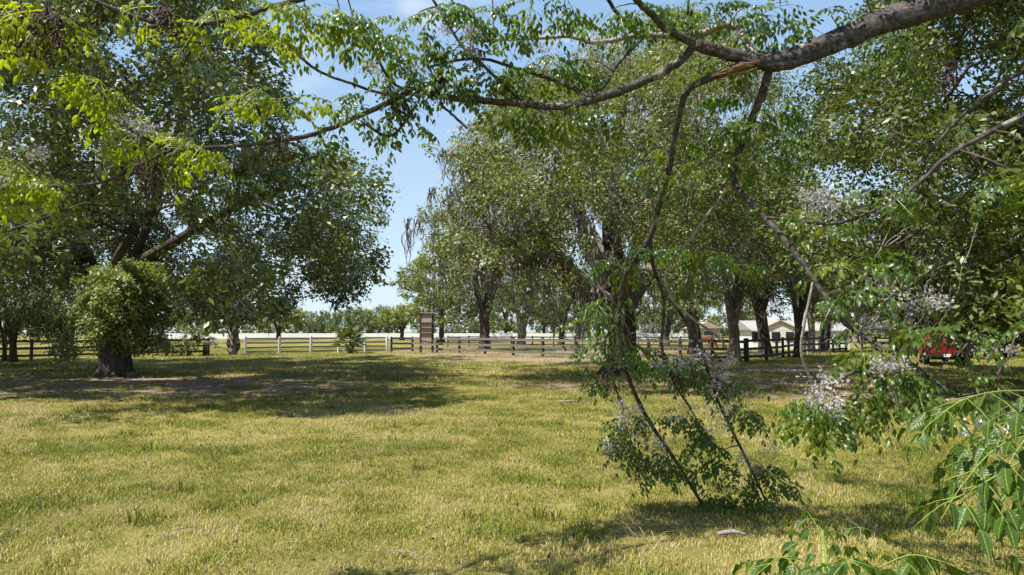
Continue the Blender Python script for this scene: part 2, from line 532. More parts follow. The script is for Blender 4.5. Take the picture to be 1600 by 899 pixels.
def tuft(seed, blades, rad, hmin, hmax, wid, dry):
    r = np.random.default_rng(seed)
    V, F, T = [], [], []
    for k in range(blades):
        a, d = r.random() * 6.283, rad * math.sqrt(r.random())
        x, y = d * math.cos(a), d * math.sin(a)
        flat = r.random() < dry
        h = r.uniform(hmin, hmax)
        th = r.random() * 6.283
        lean = r.uniform(0.8, 1.5) if flat else r.uniform(0.25, 1.1)
        dx, dy = math.cos(th), math.sin(th)
        wx, wy = -dy * wid / 2, dx * wid / 2
        h1 = h * 0.55 * math.cos(lean * 0.6)
        o1 = h * 0.55 * math.sin(lean * 0.6)
        h2 = h1 + h * 0.45 * math.cos(lean * 1.25)
        o2 = o1 + h * 0.45 * math.sin(lean * 1.25)
        n = len(V)
        V += [(x - wx, y - wy, 0), (x + wx, y + wy, 0), (x + dx * o1 + wx * .8, y + dy * o1 + wy * .8, max(h1, .004)),
              (x + dx * o1 - wx * .8, y + dy * o1 - wy * .8, max(h1, .004)), (x + dx * o2, y + dy * o2, max(h2, .006))]
        F += [(n, n + 1, n + 2), (n, n + 2, n + 3), (n + 3, n + 2, n + 4)]
        tv = r.uniform(0.3, 0.9) if flat else r.uniform(-.02, .42)
        T += [tv] * 3
    me = mesh_np('grass_tuft', np.array(V), [np.array(F)], {'tint': T})
    me.materials.append(GRASS)
    return bpy.data.objects.new('grass_tuft', me)


def grass():
    protos = [tuft(s, 80, 0.19, 0.02, 0.06, 0.0055, 0.40) for s in (1, 2, 3)] + [tuft(4, 70, 0.17, 0.04, 0.10, 0.0055, 0.25)]
    far = [tuft(9, 42, 0.30, 0.04, 0.10, 0.012, 0.3), tuft(10, 42, 0.30, 0.05, 0.13, 0.012, 0.25)]

    def field(name, pr, d0, d1, dens, sc0):
        A = 0.86 * (d1 * d1 - d0 * d0) + 2 * (d1 - d0)
        n = int(A * dens)
        d = np.sqrt(RNG.random(n) * (d1 * d1 - d0 * d0) + d0 * d0)
        x = (RNG.random(n) * 2 - 1) * (0.84 * d + 1.0)
        y = d
        pa = 0.3 * vnoise(x, y, 0.33, 5) + 0.4 * vnoise(x, y, 1.5, 6) + 0.3 * vnoise(x, y, 4.0, 16)
        br = bare(x, y) + vnoise(x, y, 0.9, 8) * 0.5 - 0.2
        hole = np.clip((0.30 - vnoise(x, y, 1.9, 21)) * 7, 0, .6)
        keep = (RNG.random(n) > np.clip(br * 1.15, 0, 0.93)) & (RNG.random(n) > hole)
        x, y, pa = x[keep], y[keep], pa[keep]
        n = len(x)
        sc = sc0 * (0.75 + 0.55 * vnoise(x, y, 2.2, 7)) * RNG.uniform(0.75, 1.25, n)
        me = bpy.data.meshes.new(name)
        me.vertices.add(n)
        me.vertices.foreach_set('co', np.stack([x, y, np.zeros(n)], 1).astype(np.float32).ravel())
        for k, v in (('scl', sc), ('rotz', RNG.random(n) * 6.283), ('patch', np.clip((pa - 0.5) * 2.7 + 0.36 + 0.12 * np.clip((y - 8) / 8, 0, 1), 0, 1))):
            a = me.attributes.new(k, 'FLOAT', 'POINT')
            a.data.foreach_set('value', v.astype(np.float32))
        a = me.attributes.new('pick', 'INT', 'POINT')
        a.data.foreach_set('value', RNG.integers(0, len(pr), n).astype(np.int32))
        o = link(name, me, None, GRASS)
        g = bpy.data.node_groups.new(name + '_nodes', 'GeometryNodeTree')
        g.interface.new_socket('Geometry', in_out='INPUT', socket_type='NodeSocketGeometry')
        g.interface.new_socket('Geometry', in_out='OUTPUT', socket_type='NodeSocketGeometry')
        gi, go = g.nodes.new('NodeGroupInput'), g.nodes.new('NodeGroupOutput')
        ip = g.nodes.new('GeometryNodeInstanceOnPoints')
        jn = g.nodes.new('GeometryNodeJoinGeometry')
        for p in pr[::-1]:
            ob = g.nodes.new('GeometryNodeObjectInfo')
            ob.inputs['Object'].default_value = p
            ob.inputs['As Instance'].default_value = True
            g.links.new(ob.outputs['Geometry'], jn.inputs['Geometry'])

        def attr(nm, ty):
            q = g.nodes.new('GeometryNodeInputNamedAttribute')
            q.data_type = ty
            q.inputs['Name'].default_value = nm
            return q.outputs['Attribute']
        cx = g.nodes.new('ShaderNodeCombineXYZ')
        g.links.new(attr('rotz', 'FLOAT'), cx.inputs['Z'])
        ip.inputs['Pick Instance'].default_value = True
        g.links.new(gi.outputs[0], ip.inputs['Points'])
        g.links.new(jn.outputs[0], ip.inputs['Instance'])
        g.links.new(attr('pick', 'INT'), ip.inputs['Instance Index'])
        g.links.new(cx.outputs[0], ip.inputs['Rotation'])
        g.links.new(attr('scl', 'FLOAT'), ip.inputs['Scale'])
        g.links.new(ip.outputs[0], go.inputs[0])
        md = o.modifiers.new('scatter', 'NODES')
        md.node_group = g
        tag(o, kind='stuff')
        return o
    weeds = [tuft(20, 26, 0.10, 0.08, 0.17, 0.011, 0.05), tuft(21, 40, 0.09, 0.09, 0.20, 0.006, 0.05), tuft(22, 9, 0.12, 0.14, 0.30, 0.0045, 0.6)]
    o = field('weeds', weeds, 3.8, 30.0, 0.9, 1.0)
    tag(o, 'taller green weeds and dry stalks dotted over the lawn', 'weeds')
    o = field('grass', protos, 3.6, 11.0, 68, .84)
    tag(o, 'short yellow green pasture grass with dry straw near the camera', 'grass')
    o = field('grass', protos, 11.0, 24.0, 30, 1.0)
    tag(o, 'short pasture grass across the middle of the field', 'grass')
    o = field('grass', far, 24.0, 75.0, 5, 1.1)
    tag(o, 'distant pasture grass running up to the fences', 'grass')


grass()


# ------------------------------------------------------------------ foliage
def leaves_at(centres, outward, sig, length, width, upb, rng, fold=0.0, axis=None):
    """one rhombic leaf per centre; outward biases its facing"""
    n = len(centres)
    pos = centres
    N = rng.normal(0, 0.75 if axis is None else 0.42, (n, 3)) + outward * (0.45 if axis is None else 1.0)
    N[:, 2] += upb
    N /= np.linalg.norm(N, axis=1)[:, None] + 1e-9
    A = rng.normal(0, 1, (n, 3))
    A[:, 2] -= 0.3
    if axis is not None: A = A * .6 + axis
    A -= N * np.sum(A * N, 1)[:, None]
    A /= np.linalg.norm(A, axis=1)[:, None] + 1e-9
    B = np.cross(N, A)
    L = (length * rng.uniform(0.55, 1.35, n))[:, None]
    W = (width * rng.uniform(0.7, 1.2, n))[:, None]
    a = pos - A * L * 0.5
    c = pos + A * L * 0.5
    m_ = pos - A * L * 0.06
    V = np.stack([a, m_ + B * W * 0.5 + N * fold * W, c, m_ - B * W * 0.5 + N * fold * W], 1).reshape(-1, 3)
    i = np.arange(n) * 4
    return V, np.stack([i, i + 1, i + 2, i + 3], 1)


def in_frame(x, y, z, r):
    return y > 1 and abs(x) < .76 * y + r and z < CAM_H + .52 * y + r


def crown_mesh(name, blobs, dens, length, width, seed, upb=0.55, sub=10, flat=0.6, tint_lo=0.0, spread=0.19, off=None):
    """blobs (n,4): x,y,z,r. Each blob is a handful of leafy sprays with air between them"""
    rng = np.random.default_rng(seed)
    Vs, Fs, Ts, n0 = [], [], [], 0
    for bx, by, bz, br in blobs:
        seen = off is None or in_frame(bx + off[0], by + off[1], bz + off[2], br)
        ns = max(3, int(sub * rng.uniform(0.7, 1.3)))
        d = rng.normal(0, 1, (ns, 3))
        d /= np.linalg.norm(d, axis=1)[:, None]
        sc = d * (br * rng.uniform(0.25, 1.0, ns) ** 0.6)[:, None]
        sc[:, 2] *= flat
        nl = int(dens * br * br / ns * (1.0 if seen else 0.6)) + 1
        # each spray: a few twigs fanning out, their leaves facing much the same way
        k = np.repeat(np.arange(ns), nl)
        od = sc / (np.linalg.norm(sc, axis=1)[:, None] + 1e-6)
        sn = od * .45 + rng.normal(0, .45, (ns, 3)); sn[:, 2] += .35
        tw3 = od[:, None, :] * .7 + rng.normal(0, .7, (ns, 4, 3)); tw3[:, :, 2] -= .15
        tw3 /= np.linalg.norm(tw3, axis=2)[:, :, None]
        td = tw3[k, rng.integers(0, 4, len(k))]
        run = rng.random(len(k)) ** .8 * br * .62
        p = sc[k] + td * run[:, None] + rng.normal(0, .055 + .05 * br, (len(k), 3))
        out = sn[k]
        V, F = leaves_at(p + np.array([bx, by, bz]), out, 0, length * (1 if seen else 1.9), width * (1 if seen else 1.9), upb * .6, rng, axis=td)
        bt = rng.normal(0, 0.13)
        st = rng.normal(0, 0.10, ns)
        t = np.clip(0.45 + tint_lo + bt + st[k] + rng.normal(0, 0.17, len(k)), 0, 1)
        Vs.append(V); Fs.append(F + n0); Ts.append(t); n0 += len(V)
    return mesh_np(name, np.concatenate(Vs), [np.concatenate(Fs)], {'tint': np.concatenate(Ts)})


def inside(poly, x, y):
    c = False
    n = len(poly)
    for i in range(n):
        x1, y1 = poly[i]
        x2, y2 = poly[(i + 1) % n]
        if (y1 > y) != (y2 > y) and x < (x2 - x1) * (y - y1) / (y2 - y1) + x1:
            c = not c
    return c


def fill(poly, D, depth_r, n, r0, r1, seed, holes=(), zmin=1.0, mid=None, thin=None):
    """blob centres through a crown whose outline is poly (pixels), spread over real depth about D"""
    rng = random.Random(seed)
    xs, ys = [p[0] for p in poly], [p[1] for p in poly]
    mid = mid or (min(xs) + max(xs)) / 2
    half = (max(xs) - min(xs)) / 2
    out, tries = [], 0
    while len(out) < n and tries < n * 200:
        tries += 1
        x, y = rng.uniform(min(xs), max(xs)), rng.uniform(min(ys), max(ys))
        if not inside(poly, x, y): continue
        if any((x - a) ** 2 + (y - b) ** 2 < r * r for a, b, r in holes): continue
        if thin and rng.random() > thin(x, y): continue
        k = math.sqrt(max(0.06, 1 - ((x - mid) / (half * 1.05)) ** 2))
        d = D + rng.uniform(-1, 1) * depth_r * k
        r = rng.uniform(r0, r1)
        rp = r * FPX / d * 0.75
        if not all(inside(poly, x + dx * rp, y + dy * rp) for dx, dy in ((1, 0), (-1, 0), (0, 1), (0, -1))):
            if rng.random() < 0.6: continue
            r *= 0.6
        p = P(x, y, d)
        if p.z < zmin: continue
        if any((p.x - q[0]) ** 2 + (p.y - q[1]) ** 2 + (p.z - q[2]) ** 2 < (0.66 * (r + q[3])) ** 2 for q in out): 
            if tries < n * 100: continue
        out.append((p.x, p.y, p.z, r))
    return out


def skeleton(paths, tips, r_tip, seed, droop=0.15, maxr=None):
    """paths: list of (pts (n,3), radii); every tip is joined to the nearest limb. Returns tubes [(pts, radii)]"""
    rng = np.random.default_rng(seed)
    node, rad, tubes = [], [], []
    for pts, rr in paths:
        pts = np.asarray(pts, float)
        for p, r in zip(pts, rr):
            node.append(p); rad.append(r)
        tubes.append((pts, np.asarray(rr, float)))
    node, rad = np.array(node), np.array(rad)
    tips = np.array([t[:3] for t in tips], float)
    base = np.array(paths[0][0][-1], float)
    order = np.argsort(np.linalg.norm(tips - base, axis=1))
    for k in order:
        tp = tips[k]
        dv = tp - node
        dist = np.linalg.norm(dv, axis=1)
        cost = dist + 2.0 * np.clip(node[:, 2] - tp[2] - 0.3, 0, None) + 1.2 * np.clip(1.6 - node[:, 2], 0, None) - 1.5 * np.minimum(rad, 0.3)
        i = int(np.argmin(cost))
        a = node[i]
        L = dist[i]
        if L < 0.2: continue
        m = max(3, int(L / 0.7) + 2)
        t = np.linspace(0, 1, m)[:, None]
        side = rng.normal(0, 0.10 * L, 3)
        side[2] = abs(side[2]) * 0.6 + droop * L
        pts = a + (tp - a) * t + side * (np.sin(t * np.pi)) + rng.normal(0, 0.035 * L, (m, 3)) * np.sin(t * np.pi)
        r0 = min(rad[i] * 0.72, r_tip * (1.6 + 0.75 * L))
        rr = r0 + (r_tip - r0) * t[:, 0] ** 0.8
        tubes.append((pts, rr))
        node = np.vstack([node, pts[1:]])
        rad = np.concatenate([rad, rr[1:]])
    return tubes


def tubes_mesh(name, tubes, n=6, base=None, rough=0.05):
    mb = MB()
    for pts, rr in tubes:
        k = n + 4 if rr[0] > 0.25 else (n if rr[0] > 0.06 else 4)
        mb.tube(pts if base is None else np.asarray(pts) - base, rr, k, rough if rr[0] > 0.1 else 0, cap=False)
    return mb.mesh(name, smooth=True)


def rel(blobs, base):
    return [(b[0] - base[0], b[1] - base[1], b[2] - base[2], b[3]) for b in blobs]


def trunk_path(pix, k=4):
    """pix: (px, py, depth, width_px) -> world points and radii"""
    w_ = smooth_path([(*P(a, b, d), wd * d / FPX / 2) for a, b, d, wd in pix], k)
    return w_[:, :3], np.maximum(w_[:, 3], 0.01)


def flare(pts, rr, h=0.8, amt=0.45):
    rr = rr.copy()
    z = pts[:, 2]
    rr *= 1 + amt * np.clip(1 - z / h, 0, 1) ** 2
    return rr


def moss_mesh(name, spots, base, seed, lmin=0.4, lmax=1.8, per=7):
    """curtains of hanging strands below the given points"""
    rng = np.random.default_rng(seed)
    V, F, T = [], [], []
    for sx, sy, sz in spots:
        Lc = rng.uniform(lmin, lmax)
        wd = rng.uniform(0.06, 0.24)
        t0 = rng.uniform(0.2, 0.8)
        for s in range(per):
            x, y = sx + rng.normal(0, wd), sy + rng.normal(0, wd)
            L = Lc * rng.uniform(0.35, 1.0)
            seg = 5
            th = rng.random() * 3.14
            ww = rng.uniform(0.018, 0.05)
            n = len(V)
            ox = oy = 0.0
            for q in range(seg + 1):
                f = q / seg
                ox += rng.normal(0, 0.075); oy += rng.normal(0, 0.075)
                wq = ww * (0.5 + 0.9 * math.sin(min(1, f * 1.4) * 2.6)) * (1 - 0.85 * f)
                cx, cy = x + ox, y + oy
                V.append((cx - math.cos(th) * wq, cy - math.sin(th) * wq, sz - L * f))
                V.append((cx + math.cos(th) * wq, cy + math.sin(th) * wq, sz - L * f))
            for q in range(seg):
                F.append((n + 2 * q, n + 2 * q + 1, n + 2 * q + 3, n + 2 * q + 2))
                T.append(np.clip(t0 + rng.normal(0, 0.15), 0, 1))
    V = np.array(V) - np.array(base)
    return mesh_np(name, V, [np.array(F)], {'tint': T})


# ------------------------------------------------------------------ the big oak on the left
def big_trunk(name, path, base, root, mt, n=30):
    p, r = path
    w_ = smooth_path(np.column_stack([p, r]), 4)
    mb = MB()
    mb.tube(w_[:, :3] - np.array(base), w_[:, 3], n, .012, ridge=.045)
    return mb.build(name, mt, root, True)


def left_oak():
    D = 31.0
    base = gx(174, D)
    root = empty('oak_tree', base, 'huge spreading oak at left whose crown rises behind the round leafy tree', 'tree')
    b = np.array(base)
    main = trunk_path([(174, 579, D, 34), (172, 550, D, 30), (166, 500, D, 29), (150, 450, D, 28), (125, 390, D - .5, 27), (98, 330, D - 1, 25),
                       (92, 250, D - 1.5, 21), (110, 150, D - 2, 16), (130, 40, D - 2.2, 11), (150, -80, D - 2.5, 7)])
    main = (main[0], flare(*main))
    big_trunk('trunk', main, base, root, M['bark_dark'])
    D = 26.7
    limbs = [trunk_path([(160, 470, D + 4, 24), (205, 420, D + 2, 20), (260, 385, D, 15), (330, 345, D - 1, 12), (420, 300, D - 2, 8), (520, 285, D - 2.6, 5)]),
             trunk_path([(205, 415, D + 2, 15), (250, 300, D + 1, 12), (285, 170, D + .4, 11), (300, 30, D + .5, 7)]),
             trunk_path([(130, 400, D + 3.5, 18), (60, 330, D + 1, 13), (-40, 290, D - 1, 10), (-150, 250, D - 3, 7)]),
             trunk_path([(160, 460, D + 4, 18), (185, 400, D - 1, 13), (230, 330, D - 6, 9), (260, 260, D - 8.5, 7)]),
             trunk_path([(100, 340, D + 1, 22), (180, 270, D + 4, 14), (300, 230, D + 7, 8)])]
    poly = [(-320, -330), (330, -330), (390, -20), (415, 60), (478, 130), (455, 195), (530, 230), (585, 272), (602, 320), (575, 372), (600, 402),
            (585, 435), (540, 470), (515, 440), (470, 440), (445, 485), (405, 508), (345, 515), (300, 500), (255, 450), (190, 405), (130, 410), (90, 455), (-320, 480)]
    holes = [(130, 330, 16), (235, 385, 12), (285, 440, 10), (60, 345, 14), (225, 60, 18), (165, 215, 14), (285, 95, 12), (210, 265, 12), (300, 290, 10)]
    bl = fill(poly, D - 1.2, 13.5, 400, 0.7, 1.45, 3, holes, 2.2, mid=180, thin=lambda x, y: 0.62 if y < 230 else 1.0)
    for x, y, d, r in ((580, 395, 25, .6), (590, 418, 25, .35), (560, 420, 25.5, .7), (545, 450, 25.5, .6), (535, 470, 25.5, .4), (570, 300, 25, .8), (592, 320, 25, .4), (560, 350, 26, .8), (455, 460, 27, .7),
                       (430, 480, 27, .6), (400, 470, 27, .8), (380, 490, 28, .7), (345, 490, 28, .8), (310, 480, 29, .8), (430, 440, 27, .8), (480, 425, 26, .6), (520, 420, 26, .7), (360, 450, 29, .9), (290, 440, 29, .9), (250, 430, 31, .9), (110, 440, 30, .9), (60, 430, 30, .9)):
        bl.append((*P(x, y, d), r))
    # the gap through which the sun reaches the sprouts on the trunk
    cl = P(205, 465, D - .8)
    keep = []
    for x, y, d, r in ((150, 330, 32, 1), (190, 350, 32, 1), (230, 340, 33, 1), (265, 360, 32, 1), (140, 380, 33, 1), (180, 390, 33, 1), (225, 380, 34, 1), (260, 400, 34, 1), (200, 310, 34, 1), (110, 360, 33, .9),
                       (155, 420, 34, .9), (240, 430, 34, .9), (275, 330, 31, 1), (120, 420, 34, .9), (80, 400, 33, 1), (40, 380, 33, 1), (60, 350, 31, .9)):
        bl.append((*P(x, y, d), r))
    for q in bl:
        v = Vector(q[:3]) - cl
        t = v.dot(sun_dir)
        if t > 0 and (v - sun_dir * t).length < 2.0 + .6 * q[3]: continue
        if q[1] < 26.5 and abs(800 + FPX * q[0] / q[1] - 196) < 68 + 300 * q[3] / 25 and 519 - FPX * (q[2] - 1.7) / q[1] > 385: continue
        keep.append(q)
    bl = keep
    tubes = skeleton([main] + limbs, bl, 0.02, 5)
    link('branch', tubes_mesh('oak_branch', tubes[1:], 6, b), root, M['bark_dark'])
    link('crown', crown_mesh('oak_crown', rel(bl, base), 700, 0.16, 0.095, 21, sub=20, off=base), root, M['leaf_oak'])
    # a hanging mat of dead leaves and bare twigs
    rg = np.random.default_rng(8)
    de = []
    for x, y, r in ((325, 445, .7), (345, 430, .6), (318, 470, .6), (350, 465, .5)):
        p = P(x, y, D - 2.2); de.append((p.x, p.y, p.z, r))
    link('dead_foliage', crown_mesh('oak_dead', rel(de, base), 900, 0.14, 0.05, 23, upb=0.1, sub=9), root, M['dead_leaf'])
    tw = []
    for k in range(42):
        p = np.array(P(rg.uniform(330, 560), rg.uniform(300, 410), D - 2.4 + rg.normal(0, 1)))
        d = np.array([rg.uniform(0.1, 0.9), rg.normal(0, .3), rg.uniform(-1.0, 0.2)])
        t = np.linspace(0, 1, 6)[:, None]
        pts = p + d * t * rg.uniform(0.8, 1.9) + rg.normal(0, 0.05, (6, 3)) * t + np.array([0, 0, -0.5]) * t * t
        tw.append((pts, np.linspace(0.016, 0.005, 6)))
    link('twig', tubes_mesh('oak_twigs', tw, 4, b), root, M['bark_pale'])
    # moss tufts inside
    sel = [bl[i] for i in range(0, len(bl), 5)]
    link('spanish_moss', moss_mesh('oak_moss', [(q[0], q[1], q[2] - q[3] * .3) for q in sel], base, 31, 0.3, 1.0), root, M['moss'])


left_oak()


def round_tree():
    D = 26.2
    base = gx(180, D)
    root = empty('round_tree', base, 'small round light green leafy tree on a short stout dark trunk at left', 'tree')
    b = np.array(base)
    m = trunk_path([(181, 591, D, 52), (180, 570, D, 46), (179, 545, D, 43), (183, 510, D, 40), (190, 470, D, 26), (198, 435, D, 10)])
    m = (m[0], flare(*m, .4, .12))
    big_trunk('trunk', m, base, root, M['bark_dark'])
    rr = random.Random(4)
    sp = []
    while len(sp) < 125:
        u = np.array([rr.gauss(0, 1) for _ in range(3)]); u /= np.linalg.norm(u)
        q = rr.uniform(.45, 1.0) ** .6
        c = P(196, 476, D)
        p = np.array(c) + u * q * np.array([1.62, 1.55, 1.7 if u[2] > 0 else 1.95])
        sp.append((*p, rr.uniform(.3, .5)))
    for x, y, r in ((112, 520, .45), (105, 545, .4), (130, 500, .45), (120, 480, .45), (100, 560, .35), (250, 535, .35), (255, 510, .4), (140, 540, .4), (225, 548, .3), (165, 540, .35), (185, 545, .35), (205, 542, .35), (150, 548, .3), (238, 520, .35), (172, 525, .4), (215, 525, .4)):
        sp.append((*P(x, y, D - .2), r))
    tb = skeleton([m], sp, .012, 9)
    link('branch', tubes_mesh('round_branch', tb[1:], 5, b), root, M['bark_dark'])
    link('crown', crown_mesh('round_crown', rel(sp, base), 1250, 0.125, 0.075, 22, sub=9, flat=.75), root, M['leaf_round'])


round_tree()


# ------------------------------------------------------------------ the mossy live oak right of the middle
def live_oak():
    D = 27.3
    base = gx(973, D)
    root = empty('oak_tree', base, 'mossy spreading live oak with a dark forked trunk right of the middle', 'tree')
    b = np.array(base)
    main = trunk_path([(972, 592, D, 54), (973, 560, D, 45), (972, 510, D, 42), (968, 465, D, 38), (962, 420, D + .2, 29), (955, 350, D + .5, 28),
                       (960, 260, D + .8, 20), (975, 150, D + 1, 13), (985, 50, D + 1, 7)])
    main = (main[0], flare(*main, 0.9, 0.5))
    limbs = [trunk_path([(965, 485, D, 32), (925, 455, D - .6, 28), (885, 415, D - 1.2, 23), (850, 375, D - 1.8, 18), (815, 330, D - 2.2, 13), (770, 280, D - 2.4, 11), (700, 235, D - 2.5, 6)]),
             trunk_path([(955, 450, D, 28), (925, 390, D + .3, 24), (905, 330, D + .5, 19), (888, 250, D + .6, 16), (862, 175, D + .7, 10), (850, 110, D + .7, 6)]),
             trunk_path([(880, 415, D - 1.2, 20), (830, 405, D - 2.5, 13), (780, 415, D - 3.6, 9), (740, 420, D - 4, 6)]),
             trunk_path([(972, 480, D, 36), (1010, 430, D + 1, 26), (1060, 360, D + 2, 19), (1110, 280, D + 2.6, 13), (1170, 220, D + 3, 7)]),
             trunk_path([(968, 470, D, 30), (990, 400, D - 4, 20), (1030, 320, D - 7, 12), (1060, 260, D - 9, 7)]),
             trunk_path([(968, 470, D, 30), (940, 390, D + 4, 18), (900, 320, D + 8, 9)])]
    big_trunk('trunk', main, base, root, M['bark_dark'])
    poly = [(690, 250), (715, 218), (755, 180), (785, 130), (815, 95), (850, 105), (900, 90), (960, 60), (1020, 20), (1080, 20), (1150, 70), (1215, 130), (1250, 300),
            (1210, 420), (1120, 430), (1020, 400), (950, 360), (890, 350), (850, 400), (800, 425), (735, 430), (730, 415), (700, 395), (712, 350), (690, 325), (725, 290), (705, 265)]
    holes = [(890, 250, 24), (850, 215, 18), (825, 250, 14), (930, 330, 20), (985, 70, 16), (1075, 300, 16), (1125, 170, 22)]
    bl = fill(poly, D, 11, 300, 0.65, 1.3, 6, holes, 3.0, mid=965)
    bl += [tuple(P(x, y, d)) + (r,) for x, y, d, r in ((668, 228, 25, .25), (690, 245, 25, .35), (705, 300, 24, .45), (680, 335, 24, .4), (690, 385, 24, .4),
                                                     (715, 375, 25, .6), (720, 330, 24, .8), (750, 250, 25, .9), (790, 300, 23, .9))]
    rq = random.Random(15)
    for k in range(12):
        bl.append((*P(rq.uniform(700, 905), rq.uniform(375, 440), D - rq.uniform(2, 6)), rq.uniform(.35, .7)))
    for k in range(16):
        bl.append((*P(rq.uniform(985, 1120), rq.uniform(370, 455), D + rq.uniform(-5, 3)), rq.uniform(.45, .8)))
    tubes = skeleton([main] + limbs, bl, 0.018, 7)
    link('branch', tubes_mesh('live_oak_branch', tubes[1:], 7, b), root, M['bark_grey'])
    link('crown', crown_mesh('live_oak_crown', rel(bl, base), 760, 0.13, 0.07, 24, sub=20, off=base), root, M['leaf_live'])
    rg = np.random.default_rng(9)
    spots = []
    for k, q in enumerate(bl):
        if 800 + FPX * q[0] / q[1] < 735 and k % 3: continue
        for j in range(1 if k % 2 else 0):
            spots.append((q[0] + rg.normal(0, .5), q[1] + rg.normal(0, .5), q[2] - q[3] * rg.uniform(0, .5)))
    for pts, rr in limbs[:4]:
        for p in pts[::2]:
            for j in range(3):
                spots.append((p[0] + rg.normal(0, .15), p[1] + rg.normal(0, .15), p[2]))
    for x0, y0, n in ((840, 330, 42), (790, 350, 34), (870, 390, 18), (760, 300, 22), (920, 300, 24), (750, 370, 26), (1060, 330, 14), (920, 480, 6), (715, 310, 3), (1000, 330, 12)):
        for j in range(n):
            spots.append(tuple(P(x0 + rg.normal(0, 42), y0 + rg.normal(0, 34), D - 2 + rg.normal(0, 2))))
    o = link('spanish_moss', moss_mesh('live_oak_moss', spots, base, 32, 0.4, 1.7, 9), root, M['moss'])


live_oak()


# ------------------------------------------------------------------ the tall evergreen at the right edge
def right_tree():
    D = 22.0
    base = gx(1720, D)
    root = empty('evergreen_tree', base, 'tall dense glossy evergreen filling the upper right above the red truck', 'tree')
    b = np.array(base)
    main = trunk_path([(1720, 604, D, 70), (1720, 480, D, 58), (1712, 300, D, 44), (1700, 100, D, 32), (1690, -120, D, 14)])
    main = (main[0], flare(*main))
    limbs = [trunk_path([(1715, 330, D, 34), (1600, 260, D - 1, 20), (1480, 200, D - 1.5, 13), (1360, 160, D - 2, 7)]),
             trunk_path([(1718, 420, D, 34), (1600, 400, D + .5, 20), (1480, 370, D + 1, 13), (1340, 350, D + 1, 7)]),
             trunk_path([(1705, 150, D, 26), (1600, 60, D, 16), (1500, -20, D, 9)]),
             trunk_path([(1716, 380, D, 30), (1640, 320, D - 4, 16), (1560, 260, D - 8, 8)])]
    link('trunk', tubes_mesh('evergreen_trunk', [main], 9, b), root, M['bark_grey'])
    poly = [(1215, 165), (1262, 135), (1290, 95), (1330, 50), (1390, -60), (1500, -260), (2000, -330), (2150, 300), (2100, 500), (1640, 525), (1590, 520), (1520, 528), (1440, 512), (1370, 480),
            (1300, 430), (1255, 395), (1215, 330), (1195, 250)]
    holes = [(1420, 400, 16), (1500, 395, 14), (1590, 375, 16), (1450, 330, 12), (1530, 350, 12)]
    bl = fill(poly, D, 9.5, 400, 0.7, 1.4, 12, holes, 1.7, mid=1640)
    for x, y, d, r in ((1400, 480, 19, .6), (1430, 500, 20, .6), (1470, 505, 19, .7), (1500, 515, 20, .6), (1540, 515, 19, .7), (1575, 510, 20, .7), (1600, 505, 19, .8), (1440, 460, 18, .8), (1490, 470, 18, .8), (1550, 470, 18, .9),
                       (1590, 460, 18, .9), (1400, 440, 18, .8), (1350, 440, 19, .7), (1480, 430, 17, .8), (1530, 430, 17, .9), (1580, 420, 17, .9), (1330, 400, 18, .8)):
        bl.append((*P(x, y, d), r))
    tubes = skeleton([main] + limbs, bl, 0.018, 13)
    link('branch', tubes_mesh('evergreen_branch', tubes[1:], 6, b), root, M['bark_dark'])
    link('crown', crown_mesh('evergreen_crown', rel(bl, base), 820, 0.165, 0.08, 25, upb=0.5, sub=20, off=base), root, M['leaf_glossy'])
    rg = np.random.default_rng(14)
    tw = []
    for k in range(60):
        p = np.array(P(rg.uniform(1380, 1560), rg.uniform(180, 470), D - 6 + rg.normal(0, 1.5)))
        t = np.linspace(0, 1, 7)[:, None]
        d = np.array([rg.normal(0, .5), rg.normal(0, .3), -rg.uniform(0.5, 1.3)]) * rg.uniform(0.8, 1.8)
        pts = p + d * t + rg.normal(0, 0.07, (7, 3)) * t
        tw.append((pts, np.linspace(0.012, 0.004, 7)))
    link('vine', tubes_mesh('evergreen_vines', tw, 4, b), root, M['bark_pale'])
    sp = [tuple(P(rg.normal(1430, 60), rg.normal(420, 50), D - 4 + rg.normal(0, 2))) for k in range(40)]
    link('spanish_moss', moss_mesh('evergreen_moss', sp, base, 33, 0.4, 1.3, 8), root, M['moss'])


right_tree()


